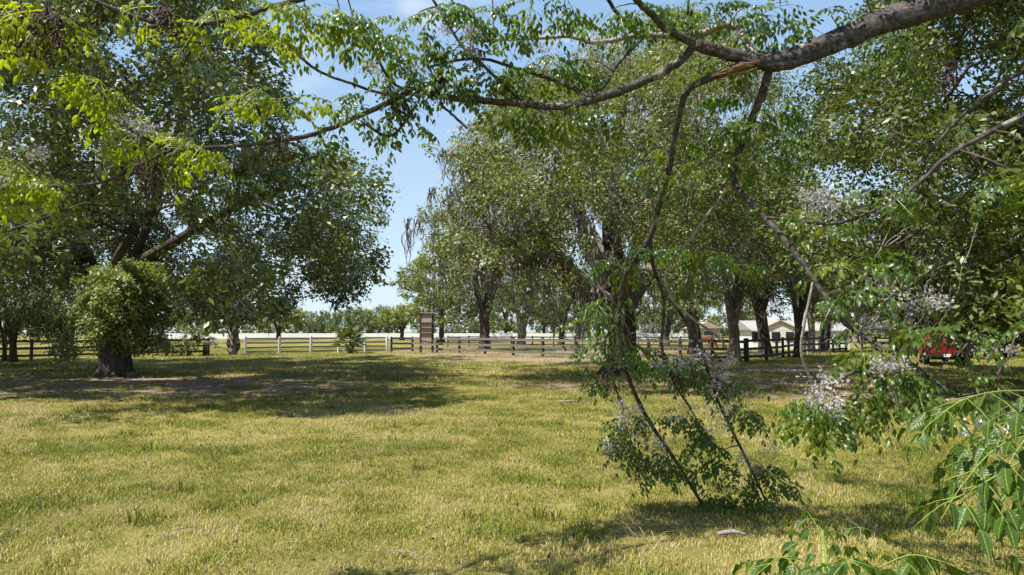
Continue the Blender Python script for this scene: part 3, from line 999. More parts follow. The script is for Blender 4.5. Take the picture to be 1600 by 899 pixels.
# ------------------------------------------------------------------ paddock oaks
def small_tree(name, px, D, wpx, lean, crown, label, cat, group, lm, seed, fork=None, n=34, r=(0.8, 1.6), dens=120, leaf=0.26, moss=0, bark='bark_dark', trunk_top=None):
    """crown: polygon in pixels"""
    base = gx(px, D)
    b = np.array(base)
    root = empty(name, base, label, cat, group)
    yb = 519 + CAM_H * FPX / D
    top = trunk_top or (min(p[1] for p in crown) * 0.5 + max(p[1] for p in crown) * 0.5)
    yf = fork or (yb - (yb - top) * 0.45)
    m1 = trunk_path([(px, yb + 2, D, wpx * 1.15), (px + lean * .3, (yb + yf) / 2, D, wpx), (px + lean, yf, D, wpx * .95), (px + lean * 1.2 - wpx * .8, (yf + top) / 2, D, wpx * .6), (px + lean - wpx * 1.6, top, D + .3, wpx * .3)])
    m1 = (m1[0], flare(*m1))
    m2 = trunk_path([(px + lean, yf, D, wpx * .8), (px + lean + wpx * 1.0, (yf + top) / 2, D - .3, wpx * .55), (px + lean + wpx * 2.4, top, D - .6, wpx * .28)])
    m3 = trunk_path([(px + lean, yf, D, wpx * .7), (px + lean + wpx * .3, (yf + top) / 2, D + 1.2, wpx * .5), (px + lean + wpx * .2, top - 10, D + 2, wpx * .25)])
    link('trunk', tubes_mesh('trunk', [m1, m2], 7, b), root, M[bark])
    cw = (max(p[0] for p in crown) - min(p[0] for p in crown)) / 2 * D / FPX
    bl = fill(crown, D, cw * .85, n, r[0], r[1], seed, zmin=1.2)
    tb = skeleton([m1, m2, m3], bl, 0.02, seed)
    link('branch', tubes_mesh('branch', tb[2:], 5, b), root, M[bark])
    link('crown', crown_mesh('crown', rel(bl, base), dens * 2.2, leaf, leaf * .52, seed + 1, sub=12, off=base), root, M[lm])
    if moss:
        rg = np.random.default_rng(seed)
        sp = []
        for q in bl:
            for j in range(moss if rg.random() < .5 else 0):
                sp.append((q[0] + rg.normal(0, .5), q[1] + rg.normal(0, .5), q[2] - q[3] * .4))
        link('spanish_moss', moss_mesh('moss', sp, base, seed, 0.5, 1.8, 8), root, M['moss'])
    return root


G1 = 'oaks growing in and along the paddock'
small_tree('oak_tree', 757, 62, 15, 0, [(640, 330), (700, 300), (800, 320), (850, 400), (840, 470), (800, 500), (700, 495), (650, 470), (625, 420)],
           'paddock oak with a dark trunk just right of the tall plank panel', 'tree', G1, 'leaf_mid', 41, fork=505, n=46, r=(1.0, 1.9), moss=1)
small_tree('oak_tree', 814, 78, 13, 2, [(760, 390), (820, 370), (880, 400), (880, 480), (840, 505), (780, 500), (755, 450)],
           'paddock oak whose pale trunk forks low in front of the white rail fence', 'tree', G1, 'leaf_mid', 43, fork=515, n=34, r=(1.0, 1.9), moss=1, bark='bark_grey')
small_tree('oak_tree', 877, 90, 9, 0, [(830, 420), (880, 400), (930, 420), (925, 490), (880, 508), (840, 500)],
           'small paddock oak left of the big live oak trunk, its limbs fanning upward', 'tree', G1, 'leaf_mid', 45, fork=518, n=26, r=(1.0, 1.9), moss=1)
small_tree('oak_tree', 936, 84, 9, -3, [(890, 430), (950, 420), (990, 450), (990, 500), (930, 510), (895, 490)],
           'thin paddock oak half hidden behind the hanging chinaberry leaves', 'tree', G1, 'leaf_mid', 47, n=20, r=(1.0, 1.8))
small_tree('oak_tree', 1040, 80, 10, 4, [(985, 420), (1040, 400), (1090, 430), (1085, 500), (1030, 510), (990, 490)],
           'paddock oak just right of the big live oak trunk', 'tree', G1, 'leaf_mid', 49, n=26, r=(1.0, 1.9), moss=1)
small_tree('oak_tree', 1088, 52, 19, -14, [(1010, 330), (1060, 290), (1140, 290), (1180, 360), (1170, 450), (1110, 480), (1040, 470), (1005, 420)],
           'leaning thick oak trunk left of the grazing horse', 'tree', G1, 'leaf_mid', 51, fork=470, n=40, r=(0.9, 1.7), dens=150, leaf=.22, moss=2)
small_tree('oak_tree', 1148, 37.5, 17, -2, [(1090, 300), (1150, 230), (1220, 260), (1240, 360), (1220, 450), (1150, 470), (1090, 440)],
           'pale barked oak forking just above the dark fence, right of the horse', 'tree', G1, 'leaf_live', 53, fork=510, n=44, r=(0.7, 1.4), dens=190, leaf=.18, moss=2, bark='bark_grey')
small_tree('oak_tree', 1196, 43.5, 18, -8, [(1130, 340), (1190, 300), (1270, 320), (1300, 400), (1280, 480), (1210, 480), (1140, 460)],
           'thick leaning oak in front of the left end of the white barn', 'tree', G1, 'leaf_mid', 55, fork=490, n=42, r=(0.8, 1.5), dens=170, leaf=.2, moss=2)
small_tree('oak_tree', 1246, 45, 11, 2, [(1190, 380), (1250, 340), (1310, 380), (1320, 460), (1280, 490), (1210, 485)],
           'forked dark oak beside the dark windows of the white barn', 'tree', G1, 'leaf_mid', 57, fork=512, n=34, r=(0.7, 1.4), dens=170, leaf=.2, moss=2)
small_tree('oak_tree', 1268, 56, 10, 0, [(1230, 410), (1270, 380), (1330, 410), (1335, 480), (1290, 500), (1240, 490)],
           'slim grey oak at the bend of the receding dark fence', 'tree', G1, 'leaf_mid', 58, fork=510, n=26, r=(0.9, 1.6), moss=2, bark='bark_grey')
small_tree('oak_tree', 1288, 58, 14, 3, [(1250, 390), (1310, 370), (1380, 400), (1390, 480), (1340, 505), (1265, 495)],
           'oak with hanging moss at the right end of the white barn', 'tree', G1, 'leaf_mid', 59, fork=512, n=34, r=(0.9, 1.6), moss=2)
small_tree('dark_tree', 20, 38.5, 10, 0, [(-90, 390), (40, 370), (120, 400), (135, 480), (110, 540), (60, 530), (0, 520), (-90, 530)],
           'small dark tree shading the brown fence at the left edge', 'tree', None, 'leaf_oak', 61, fork=540, n=50, r=(0.7, 1.3), dens=220, leaf=.19)
small_tree('dark_tree', 7, 39.5, 6, -1, [(-60, 440), (10, 430), (50, 460), (50, 520), (0, 530), (-50, 520)],
           'thin stemmed tree at the far left edge beside the brown fence', 'tree', None, 'leaf_mid', 62, fork=540, n=16, r=(0.6, 1.0), dens=180, leaf=.19)
small_tree('shrubby_tree', 1512, 33, 6, 0, [(1475, 450), (1500, 425), (1530, 440), (1538, 490), (1520, 535), (1485, 530), (1472, 490)],
           'golden yellow shrubby tree behind the red truck', 'tree', None, 'leaf_gold', 63, n=26, r=(0.28, 0.5), dens=420, leaf=.15)
small_tree('dark_tree', 1570, 46, 10, 0, [(1500, 400), (1580, 370), (1680, 400), (1690, 500), (1640, 535), (1580, 525), (1520, 530)],
           'dark bushy tree behind the flatbed trailer at the right edge', 'tree', None, 'leaf_oak', 64, n=40, r=(0.8, 1.5), dens=170, leaf=.2)
small_tree('yellow_green_tree', 110, 60, 8, 0, [(60, 440), (110, 420), (150, 450), (150, 520), (110, 535), (65, 520)],
           'bright green tree glimpsed between the left oak clump and the dark tree', 'tree', None, 'leaf_yellow', 65, n=24, r=(0.8, 1.4))

# ------------------------------------------------------------------ far trees and woodland
G2 = 'trees beyond the far white fence'
small_tree('far_tree', 435, 150, 7, 0, [(385, 505), (400, 480), (450, 474), (480, 490), (478, 506), (440, 508), (390, 508)],
           'broad yellowish tree with a forked trunk left of the fan palm', 'tree', G2, 'leaf_yellow', 71, fork=518, n=30, r=(1.5, 2.6), dens=60, leaf=.5)
small_tree('far_tree', 500, 190, 4, 0, [(475, 500), (500, 484), (525, 492), (528, 520), (480, 522)],
           'dull olive tree between the yellowish tree and the fan palm', 'tree', G2, 'leaf_far', 72, n=22, r=(1.6, 2.6), dens=50, leaf=.5)
small_tree('far_tree', 553, 175, 5, 0, [(512, 505), (530, 488), (560, 482), (588, 495), (592, 520), (515, 522)],
           'rounded dark green tree behind the fan palm', 'tree', G2, 'leaf_mid', 73, n=34, r=(1.6, 2.6), dens=60, leaf=.5)
small_tree('far_tree', 592, 230, 4, 0, [(572, 490), (590, 478), (610, 486), (612, 518), (575, 518)],
           'tall pine rising behind the rounded dark green tree', 'tree', G2, 'leaf_pine', 74, n=18, r=(1.6, 2.6), dens=50, leaf=.5)
small_tree('far_tree', 628, 140, 6, 0, [(585, 500), (605, 485), (650, 478), (668, 500), (660, 508), (590, 508)],
           'low bright green tree left of the tall plank panel', 'tree', G2, 'leaf_yellow', 75, fork=520, n=30, r=(1.4, 2.4), dens=60, leaf=.5)
small_tree('far_tree', 690, 110, 8, 0, [(620, 440), (660, 400), (720, 395), (760, 430), (760, 495), (700, 503), (630, 498)],
           'tall bright yellow green tree above the plank panel', 'tree', G2, 'leaf_yellow', 76, n=48, r=(1.5, 2.6), dens=70, leaf=.42)
rr = random.Random(77)
LB = ['far green tree seen between the paddock oak trunks', ]
k = 0
WHERE = ['left of the pale forked paddock oak', 'between the pale forked oak and the small paddock oak', 'just left of the mossy live oak trunk', 'directly behind the mossy live oak trunk',
         'just right of the mossy live oak trunk', 'behind the leaning oak beside the horse', 'behind the pale barked oak right of the horse', 'right of the white barn', 'left of the tan house roof']
WHERE2 = ['at the extreme left edge behind the brown fence', 'left of the bright green tree behind the big oak', 'just right of the leafy trunk clump', 'behind the young palm', 'right behind the cabbage palm']
for px, D, hgt, lm in ((790, 170, 95, 'leaf_yellow'), (850, 190, 80, 'leaf_far'), (905, 165, 95, 'leaf_mid'), (970, 185, 80, 'leaf_yellow'), (1020, 170, 90, 'leaf_mid'), (1075, 190, 70, 'leaf_far'),
                       (1150, 150, 90, 'leaf_yellow'), (1340, 110, 110, 'leaf_mid'), (1400, 120, 90, 'leaf_yellow')):
    w_ = hgt * .55
    t = small_tree('far_tree', px, D, 5, 0, [(px - w_, 500), (px - w_ * .8, 519 - hgt * .75), (px, 519 - hgt), (px + w_ * .8, 519 - hgt * .7), (px + w_, 500), (px + w_ * .6, 518), (px - w_ * .6, 518)],
                   'far green tree ' + WHERE[k], 'tree', 'far trees behind the paddock oaks', lm, 80 + k, n=26, r=(1.6, 2.8), dens=50, leaf=.5)
    k += 1
for px, D, hgt in ((-40, 95, 100), (60, 110, 70), (230, 120, 60), (310, 105, 60), (370, 130, 55)):
    w_ = hgt * .7
    t = small_tree('far_tree', px, D, 5, 0, [(px - w_, 500), (px - w_ * .8, 519 - hgt * .75), (px, 519 - hgt), (px + w_ * .8, 519 - hgt * .7), (px + w_, 500), (px + w_ * .6, 508), (px - w_ * .6, 508)],
                   'distant tree ' + WHERE2[k - 9], 'tree', 'far trees behind the left oak', 'leaf_far', 90 + k, n=26, r=(1.4, 2.4), dens=60, leaf=.45)
    k += 1


def woodland():
    rg = random.Random(5)
    bl = []
    for j in range(300):
        x = rg.uniform(-330, 330)
        y = 262 + rg.uniform(-12, 25)
        h = 6.0 + 3.5 * math.sin(x * .05) * math.sin(x * .017 + 1) + rg.uniform(0, 3)
        for q in range(2):
            bl.append((x, y, rg.uniform(.8, h), rg.uniform(2.0, 3.4)))
    o = link('woodland', crown_mesh('woodland', bl, 18, 1.0, 0.55, 66, sub=8), None, M['leaf_far'])
    tag(o, 'far belt of woodland along the horizon', 'woodland', kind='stuff')


woodland()


# ------------------------------------------------------------------ fences
def fence(name, pts, label, cat, post, rail, h, nr, ps, rh, base_z=0.14, side=-1, post_sq=True, cap=None, group=None, jit=0.0):
    """pts: ground points of the posts; a board joins each pair on every level"""
    root = empty(name, pts[0], label, cat, group)
    b = Vector(pts[0])
    for i, p in enumerate(pts):
        hh = h + random.uniform(-1, 1) * jit
        d = (pts[min(i + 1, len(pts) - 1)] - pts[max(i - 1, 0)])
        a = math.atan2(d.y, d.x)
        mb = MB()
        mb.box((0, 0, hh / 2 - .05), (ps, ps, hh + .1), 0)
        mb.prism([(-ps / 2 + .004, hh + .001), (ps / 2 - .004, hh + .001), (0, hh + ps * .15)], -ps / 2 + .004, ps / 2 - .004)
        o = mb.build('post', post, root)
        o.location = p - b
        o.rotation_euler = (random.gauss(0, jit * .3), random.gauss(0, jit * .3), a)
    for i in range(len(pts) - 1):
        a, c = pts[i], pts[i + 1]
        d = c - a
        n = Vector((d.y, -d.x, 0)).normalized() * (ps / 2 + 0.02) * (1 if side < 0 else -1)
        e = d.normalized() * .004
        for k in range(nr):
            z = base_z + (h - .06 - rh / 2 - base_z) * k / (nr - 1) if nr > 1 else h * .8
            j0, j1 = random.gauss(0, jit * .5), random.gauss(0, jit * .5)
            mb = MB()
            mb.bar(a - b + n + e + Vector((0, 0, z + j0)), c - b + n - e + Vector((0, 0, z + j1)), 0.035, rh)
            mb.build('rail', rail, root)
    return root


def along(px_d):
    return [gx(a, d) for a, d in px_d]


fence('wooden_fence', along([(-70, 38.2), (-8, 39.2), (52, 40.5), (108, 42), (160, 43.6), (212, 45.4), (262, 47.2), (327, 49.6)]),
      'brown board fence in the shade behind the left oak', 'fence', M['wood_brown'], M['wood_brown'], 1.28, 3, .15, .14, .32, jit=.03)
fence('wooden_fence', along([(385, 52.5), (438, 53.6), (487, 55), (530, 56.2), (571, 57.6), (605, 59)]),
      'board fence with white posts behind the fan palm', 'fence', M['white_paint'], M['wood_grey'], 1.32, 4, .16, .13, .16, side=1, jit=.02)
fence('wooden_fence', along([(612, 59.5), (645, 60.5), (683, 57.8), (718, 55.4), (758, 53), (802, 50), (848, 47), (900, 44.8), (956, 43), (1013, 41.6), (1062, 40.8), (1112, 40), (1163, 39.4)]),
      'dark weathered paddock fence running across the middle to the big oak', 'fence', M['wood_dark'], M['wood_mid'], 1.3, 3, .16, .17, .25, jit=.035)
fence('wooden_fence', along([(1166, 38.8), (1196, 41), (1212, 43), (1222, 45.3), (1231, 47.6), (1241, 50), (1256, 51.5), (1268, 52.6), (1279, 53.7), (1290, 54.8), (1300, 56), (1310, 57.2), (1320, 58.5)]),
      'dark paddock fence receding past the white barn', 'fence', M['wood_dark'], M['wood_dark'], 1.35, 3, .15, .15, .3, jit=.02)
fence('wooden_fence', along([(700 + 33 * i, 78 - .4 * i) for i in range(16)]),
      'low inner paddock fence among the oak trunks', 'fence', M['wood_dark'], M['wood_dark'], 1.25, 3, .14, .13, .3, jit=.03)
fence('wooden_fence', along([(1345, 62), (1367, 60), (1390, 57), (1408, 54), (1422, 50)]),
      'dark fence beside the tan house left of the red truck', 'fence', M['wood_dark'], M['wood_dark'], 1.3, 3, .15, .15, .3, jit=.03)
fence('wooden_fence', along([(1566, 46), (1572, 47.5), (1579, 49), (1586, 51)]),
      'short piece of grey fence right of the flatbed trailer', 'fence', M['wood_grey'], M['wood_grey'], 1.3, 4, .14, .14, .2, jit=.03)
fence('rail_fence', [Vector((x, 165 + .01 * x, 0)) for x in np.arange(-90, 52, 2.6)],
      'long white rail fence across the far pasture', 'fence', M['white_vinyl'], M['white_vinyl'], 1.42, 5, .14, .235, .2, side=-1)


# ------------------------------------------------------------------ tall plank panel behind the fence
def plank_panel():
    D = 56.6
    base = gx(667, D)
    root = empty('plank_panel', base, 'tall narrow brown plank panel between two posts at the paddock fence', 'panel')
    wd = .98
    for sx in (-1, 1):
        mb = MB(); mb.box((sx * wd / 2, 0, 1.62), (.19, .15, 3.3), jit=.006); mb.build('post', M['wood_dark'], root)
    z = .90
    for h_ in (.66, .44, .44, .74):
        mb = MB(); mb.box((0, -.09, z + h_ / 2), (wd - .16, .035, h_ - .012), jit=.003); mb.build('plank', M['wood_board'], root)
        z += h_
    for zz in (3.16, 2.44, 2.0, 1.56):
        mb = MB(); mb.box((0, -.15, zz), (wd + .02, .08, .10)); mb.build('crossbar', M['wood_dark'], root)
    mb = MB(); mb.bar((-wd / 2, -.15, .98), (wd / 2, -.15, .82), .05, .10); mb.build('crossbar', M['wood_dark'], root)
    mb = MB(); mb.box((0, -.13, .66), (wd + .2, .05, .2)); o = mb.build('plank', M['wood_grey'], root)
    o['label'] = 'pale weathered bottom board'
    mb = MB(); mb.box((0, -.04, 3.3), (wd + .2, .2, .08)); mb.build('top_beam', M['wood_grey'], root)


plank_panel()


# ------------------------------------------------------------------ palms
def frond_mesh(seed, L, n=22, spread=1.25):
    """a fan of narrow folded blades at the end of a stalk along +x"""
    rg = np.random.default_rng(seed)
    V, F, T = [], [], []
    s = L * .55
    V += [(0, -.012, 0), (0, .012, 0), (s, .008, .0), (s, -.008, .0)]
    F.append((0, 1, 2, 3)); T.append(.6)
    for k in range(n):
        a = (k / (n - 1) - .5) * 2 * spread
        l = L * .62 * (1 - .25 * abs(a) / spread) * rg.uniform(.9, 1.08)
        dx, dy = math.cos(a), math.sin(a)
        wd = .022
        dr = rg.uniform(.05, .3) * l
        i = len(V)
        V += [(s, 0, 0), (s + dx * l * .5 - dy * wd, dy * l * .5 + dx * wd, .01), (s + dx * l * .5 + dy * wd, dy * l * .5 - dx * wd, -.01), (s + dx * l, dy * l, -dr)]
        F.append((i, i + 2, i + 3, i + 1)); T.append(rg.uniform(.2, .9))
    return mesh_np('frond', np.array(V), [np.array(F)], {'tint': T})


FR = [frond_mesh(s, 1.0) for s in (1, 2, 3)]
for f in FR: f.materials.append(M['palm'])
FRD = [frond_mesh(s, .9, 16) for s in (5, 6)]
for f in FRD: f.materials.append(M['palm_dry'])


def place_frond(me, root, at, az, el, s):
    o = link('frond', me, root)
    x = Vector((math.cos(az) * math.cos(el), math.sin(az) * math.cos(el), math.sin(el)))
    y = Vector((-math.sin(az), math.cos(az), 0))
    z = x.cross(y)
    R = Matrix((x, y, z)).transposed().to_4x4()
    o.matrix_basis = Matrix.Translation(at) @ R @ Matrix.Rotation(random.uniform(-.6, .6), 4, 'X') @ Matrix.Diagonal((s, s, s, 1))


def fan_palm():
    base = gx(548, 53.8)
    root = empty('fan_palm', base, 'low fan palm standing in front of the white post fence', 'palm')
    mb = MB()
    for a, x, h in ((0, 0, .9), (.3, .15, .7), (-.35, -.2, .75)):
        mb.tube([(x * .3, 0, -.05), (x * .7, 0, h * .5), (x + a * .4, 0, h)], [.15, .13, .1], 8, .1)
    mb.build('trunk', M['bark_dark'], root, True)
    for k in range(40):
        az, el = random.uniform(0, 6.283), random.uniform(-.1, 1.45)
        place_frond(random.choice(FR), root, Vector((random.choice((0, .25, -.3)) + random.gauss(0, .05), random.gauss(0, .05), random.uniform(.7, .95))), az, el, random.uniform(1.0, 1.6))
    for k in range(6):
        place_frond(random.choice(FRD), root, Vector((random.gauss(0, .15), 0, .6)), random.uniform(0, 6.283), random.uniform(-.9, -.3), .8)


fan_palm()


def boot_palm():
    D = 50.5
    base = gx(366, D)
    root = empty('cabbage_palm', base, 'cabbage palm with a crisscrossed boot trunk under the left oak edge', 'palm')
    mb = MB(); mb.tube([(0, 0, -.05), (0, 0, .4), (0, 0, 1.8), (.02, 0, 2.6), (-.02, 0, 3.6)], [.32, .26, .23, .17, .15], 10, .05); mb.build('trunk', M['bark_grey'], root, True)
    for k in range(46):
        a, z = random.uniform(0, 6.283), random.uniform(.15, 1.9)
        r = .26 - .02 * z
        p = Vector((math.cos(a) * r, math.sin(a) * r, z))
        q = p + Vector((math.cos(a + .9) * .28, math.sin(a + .9) * .28, .38))
        mb = MB(); mb.tube([p, (p + q) / 2 + Vector((math.cos(a) * .05, math.sin(a) * .05, 0)), q], [.045, .035, .02], 4); mb.build('boot', M['bark_dark'], root)
    for k in range(22):
        place_frond(random.choice(FR), root, Vector((0, 0, 3.5)), random.uniform(0, 6.283), random.uniform(-.4, 1.2), random.uniform(1.2, 1.7))


boot_palm()
b2 = gx(322, 49.2)
r2 = empty('young_palm', b2, 'young palm with pale dry fronds beside the shaded fence', 'palm')
mb = MB(); mb.tube([(0, 0, -.05), (0, 0, .9)], [.16, .12], 8, .1); mb.build('trunk', M['bark_dark'], r2, True)
for k in range(20):
    place_frond(random.choice(FR if k % 3 else FRD), r2, Vector((0, 0, random.uniform(.7, 1))), random.uniform(0, 6.283), random.uniform(-.2, 1.3), random.uniform(.9, 1.5))


def shrub(name, px, D, wpx, hpx, lm, label, seed):
    base = gx(px, D)
    root = empty(name, base, label, 'shrub')
    rg = random.Random(seed)
    bl = []
    W, H = wpx * D / FPX / 2, hpx * D / FPX
    for k in range(18):
        a = rg.uniform(0, 6.283); q = rg.uniform(0, .8)
        bl.append((math.cos(a) * W * q, math.sin(a) * W * q, H * rg.uniform(.15, .9) * (1 - .3 * q), rg.uniform(.25, .42) * min(1.2, H)))
    st = []
    for k in range(7):
        t = bl[k]
        st.append((np.array([(t[0] * .1, t[1] * .1, -.03), (t[0] * .4, t[1] * .4, t[2] * .5), t[:3]]), np.array([.03, .02, .01])))
    link('stem', tubes_mesh('stem', st, 5), root, M['bark_dark'])
    link('foliage', crown_mesh('foliage', bl, 420, .17, .08, seed, sub=6), root, M[lm])


shrub('shrub', 296, 48.5, 44, 50, 'leaf_oak', 'dark leafy shrub growing through the brown fence', 101)
shrub('shrub', 262, 47.5, 26, 40, 'leaf_yellow', 'pale yellowish shrub beside the fence right of the leafy trunk clump', 102)
shrub('shrub', 100, 42.5, 34, 45, 'leaf_oak', 'dark low shrub left of the thick leafy trunk', 103)


# ------------------------------------------------------------------ buildings
def barn():
    D = 66.0
    L, R = gx(1176, D).x, gx(1326, D).x
    base = Vector(((L + R) / 2, D, 0))
    root = empty('barn', base, 'white barn with dark square openings behind the paddock oaks', 'barn')
    W = R - L
    h = 1.75
    mb = MB(); mb.box((0, 3.0, h / 2 + .0), (W, 6.0, h + .1)); mb.build('wall', M['stucco'], root)
    gxc = gx(1216, D).x - base.x
    gw = 2.1
    mb = MB(); mb.prism([(gxc - gw, h + .05), (gxc + gw, h + .05), (gxc, h + .95)], -.35, 2.9); mb.build('gable', M['stucco'], root)
    mb = MB(); mb.box((gxc, .0, h / 2), (gw * 2 - .2, .7, h + .06)); mb.build('porch_wall', M['stucco'], root)
    mb = MB()
    for s in (-1, 1):
        mb.bar((gxc + s * (gw + .25), 1.2, h - .02), (gxc, 1.2, h + 1.05), 3.4, .09)
    mb.build('gable_roof', M['roof_tan'], root)
    mb = MB()
    mb.prism([(-W / 2 - .25, h + .051), (W / 2 + .25, h + .051), (W / 2 + .25, h + .13), (-W / 2 - .25, h + .13)], -.3, 6.3)
    ro = mb.build('eaves', M['white_paint'], root)
    mb = MB()
    V = [(-W / 2 - .3, -.3, h + .14), (W / 2 + .3, -.3, h + .14), (W / 2 + .3, 3, h + 1.1), (-W / 2 - .3, 3, h + 1.1), (W / 2 + .3, 6.3, h + .14), (-W / 2 - .3, 6.3, h + .14)]
    mb.add(V, [np.array([[0, 1, 2, 3], [3, 2, 4, 5]]), np.array([[0, 3, 5], [1, 4, 2]])])
    mb.build('roof', M['roof_grey'], root)
    for px in (1209, 1231, 1256, 1180):
        x = gx(px, D).x - base.x
        y = -.36 if abs(x - gxc) < gw - .2 else -.01
        fr = MB(); fr.box((x, y - .02, 1.28), (.80, .05, .86)); f = fr.build('window', M['wood_dark'], root)
        gl = MB(); gl.box((x, y - .05, 1.28), (.68, .04, .74)); gl.build('pane', M['glass'], f)


barn()


def small_house():
    D = 128.0
    base = gx(1104, D)
    root = empty('house', base, 'small far tan house with a dark window above the horse', 'house')
    mb = MB(); mb.box((0, 3, 1.2), (5.0, 6, 2.5)); mb.build('wall', M['beige'], root)
    mb = MB(); mb.prism([(-3.0, 2.4), (3.0, 2.4), (0, 3.6)], -.5, 6.4); mb.build('roof', M['roof_tan'], root)
    mb = MB(); mb.box((.3, -.03, 1.35), (1.9, .1, 1.3)); f = mb.build('window', M['white_paint'], root)
    mb = MB(); mb.box((.3, -.07, 1.35), (1.7, .1, 1.1)); mb.build('pane', M['glass'], f)


small_house()


def tan_house():
    D = 55.0
    base = gx(1452, D)
    root = empty('house', base, 'low tan house with a shallow gable roof and open porch behind the red truck', 'house')
    x0, x1 = gx(1408, D).x - base.x, gx(1505, D).x - base.x
    zt = 2.0
    pk = gx(1447, D).x - base.x
    mb = MB(); mb.box(((pk + x1) / 2 + .6, 3.5, .95), (x1 - pk + .8, 5, 1.9)); mb.build('wall', M['beige'], root)
    mb = MB(); mb.prism([(x0 + .1, zt - .12), (x1, zt - .12), (x1, zt + .1), (pk, zt + .62), (x0 + .1, zt - .1)], 0, 6); mb.build('gable', M['roof_grey'], root)
    mb = MB()
    mb.bar((x0 - .25, 2.9, zt - .1), (pk, 2.9, zt + .72), 6.6, .11)
    mb.bar((pk, 2.9, zt + .72), (x1 + .5, 2.9, zt + .1), 6.6, .11)
    mb.build('roof', M['roof_tan'], root)
    for x in (x0 + .2, x0 + 1.9):
        mb = MB(); mb.box((x, .12, .93), (.14, .14, 1.86)); mb.build('porch_post', M['wood_dark'], root)
    for x in (x1 - 1.6, x1 - .3):
        mb = MB(); mb.box((x, .96, 1.1), (.8, .1, .9)); f = mb.build('window', M['white_paint'], root)
        mb = MB(); mb.box((x, .92, 1.1), (.68, .1, .78)); mb.build('pane', M['glass'], f)
    mb = MB(); mb.box((pk + .9, .97, .9), (.85, .08, 1.75)); d = mb.build('door', M['wood_brown'], root)
    mb = MB(); mb.box((pk + 1.2, .91, .9), (.05, .05, .12)); mb.build('handle', M['chrome'], d)


tan_house()


# ------------------------------------------------------------------ vehicles
def bevel(o, w_=.03, s=2):
    m = o.modifiers.new('bevel', 'BEVEL')
    m.width, m.segments, m.limit_method = w_, s, 'ANGLE'
    return o


def wheel(root, x, y, r=.38, wd=.25):
    mb = MB()
    mb.tube([(x - wd / 2, y, r), (x - wd / 2 + .03, y, r), (x + wd / 2 - .03, y, r), (x + wd / 2, y, r)], [r * .93, r, r, r * .93], 20)
    t = mb.build('wheel', M['rubber'], root, False)
    s = 1 if x > 0 else -1
    mb = MB(); mb.tube([(x + s * (wd / 2 + .004), y, r), (x + s * (wd / 2 + .02), y, r)], [r * .6, r * .5], 14); mb.build('rim', M['chrome'], t)


def truck():
    D = 33.5
    base = gx(1477, D)
    root = empty('pickup_truck', base, 'red pickup truck seen from behind under the evergreen branches', 'truck', rz=math.radians(-28))
    W = 1.95
    # bed: two sides, a floor, a front wall
    def side(s):
        mb = MB()
        x = s * (W / 2 - .06)
        out = [(0.02, .62), (.75, .62), (.82, .80), (1.0, .92), (1.25, .92), (1.42, .80), (1.5, .62), (1.98, .62), (1.98, 1.22), (0.02, 1.22)]
        n = len(out)
        V = [(x - .06, y, z) for y, z in out] + [(x + .06, y, z) for y, z in out]
        q = np.array([[i, (i + 1) % n, n + (i + 1) % n, n + i] for i in range(n)])
        mb.add(V, [q, np.array([list(range(n))]), np.array([[n + i for i in range(n)][::-1]])])
        return bevel(mb.build('bed_side', M['red_paint'], root), .025)
    side(-1); side(1)
    mb = MB(); mb.box((0, 1.0, .66), (W - .26, 1.9, .06)); mb.build('bed_floor', M['black'], root)
    mb = MB(); mb.box((0, 0, .92), (W - .26, .06, .58)); tg = bevel(mb.build('tailgate', M['red_paint'], root))
    mb = MB(); mb.box((0, -.04, 1.08), (.3, .03, .08)); mb.build('handle', M['black'], tg)
    # cab
    mb = MB()
    out = [(2.0, .55), (5.15, .55), (5.2, .95), (4.95, 1.1), (3.75, 1.2), (3.2, 1.80), (2.15, 1.80), (2.0, 1.25)]
    n = len(out)
    ins = lambda z: .02 if z < 1.3 else .16
    V = [(-W / 2 + ins(z), y, z) for y, z in out] + [(W / 2 - ins(z), y, z) for y, z in out]
    q = np.array([[i, (i + 1) % n, n + (i + 1) % n, n + i] for i in range(n)])
    mb.add(V, [q, np.array([list(range(n))]), np.array([[n + i for i in range(n)][::-1]])])
    bevel(mb.build('cab', M['red_paint'], root), .05, 3)
    mb = MB(); V = [(-.66, 2.03, 1.30), (.66, 2.03, 1.30), (.62, 2.12, 1.70), (-.62, 2.12, 1.70)]
    mb.add(V + [(x, y + .02, z) for x, y, z in V], [np.array([[0, 1, 2, 3], [7, 6, 5, 4], [0, 4, 5, 1], [1, 5, 6, 2], [2, 6, 7, 3], [3, 7, 4, 0]])]); mb.build('rear_window', M['glass'], root)
    for s in (-1, 1):
        mb = MB(); mb.box((s * (W / 2 - .03), .0, 1.0), (.14, .09, .36)); bevel(mb.build('tail_light', M['red_lens'], root), .02)
        mb = MB(); mb.box((s * (W / 2 + .12), 3.55, 1.25), (.2, .1, .2)); bevel(mb.build('side_mirror', M['black'], root), .03)
        for y in (1.12, 4.35):
            wheel(root, s * (W / 2 - .16), y)
    mb = MB(); mb.box((0, -.1, .52), (W + .02, .2, .17)); bp = bevel(mb.build('bumper', M['black'], root), .03)
    mb = MB(); mb.box((0, -.215, .56), (.3, .02, .15)); pl = mb.build('license_plate', M['white_paint'], root)
    mb = MB(); mb.box((0, 1.12, .36), (W - .5, .1, .1)); mb.box((0, 1.12, .36), (.26, .26, .26)); mb.build('axle', M['black'], root)
    mb = MB()
    for s in (-1, 1): mb.box((s * .42, 2.5, .48), (.1, 5, .12))
    mb.build('chassis', M['black'], root)


truck()


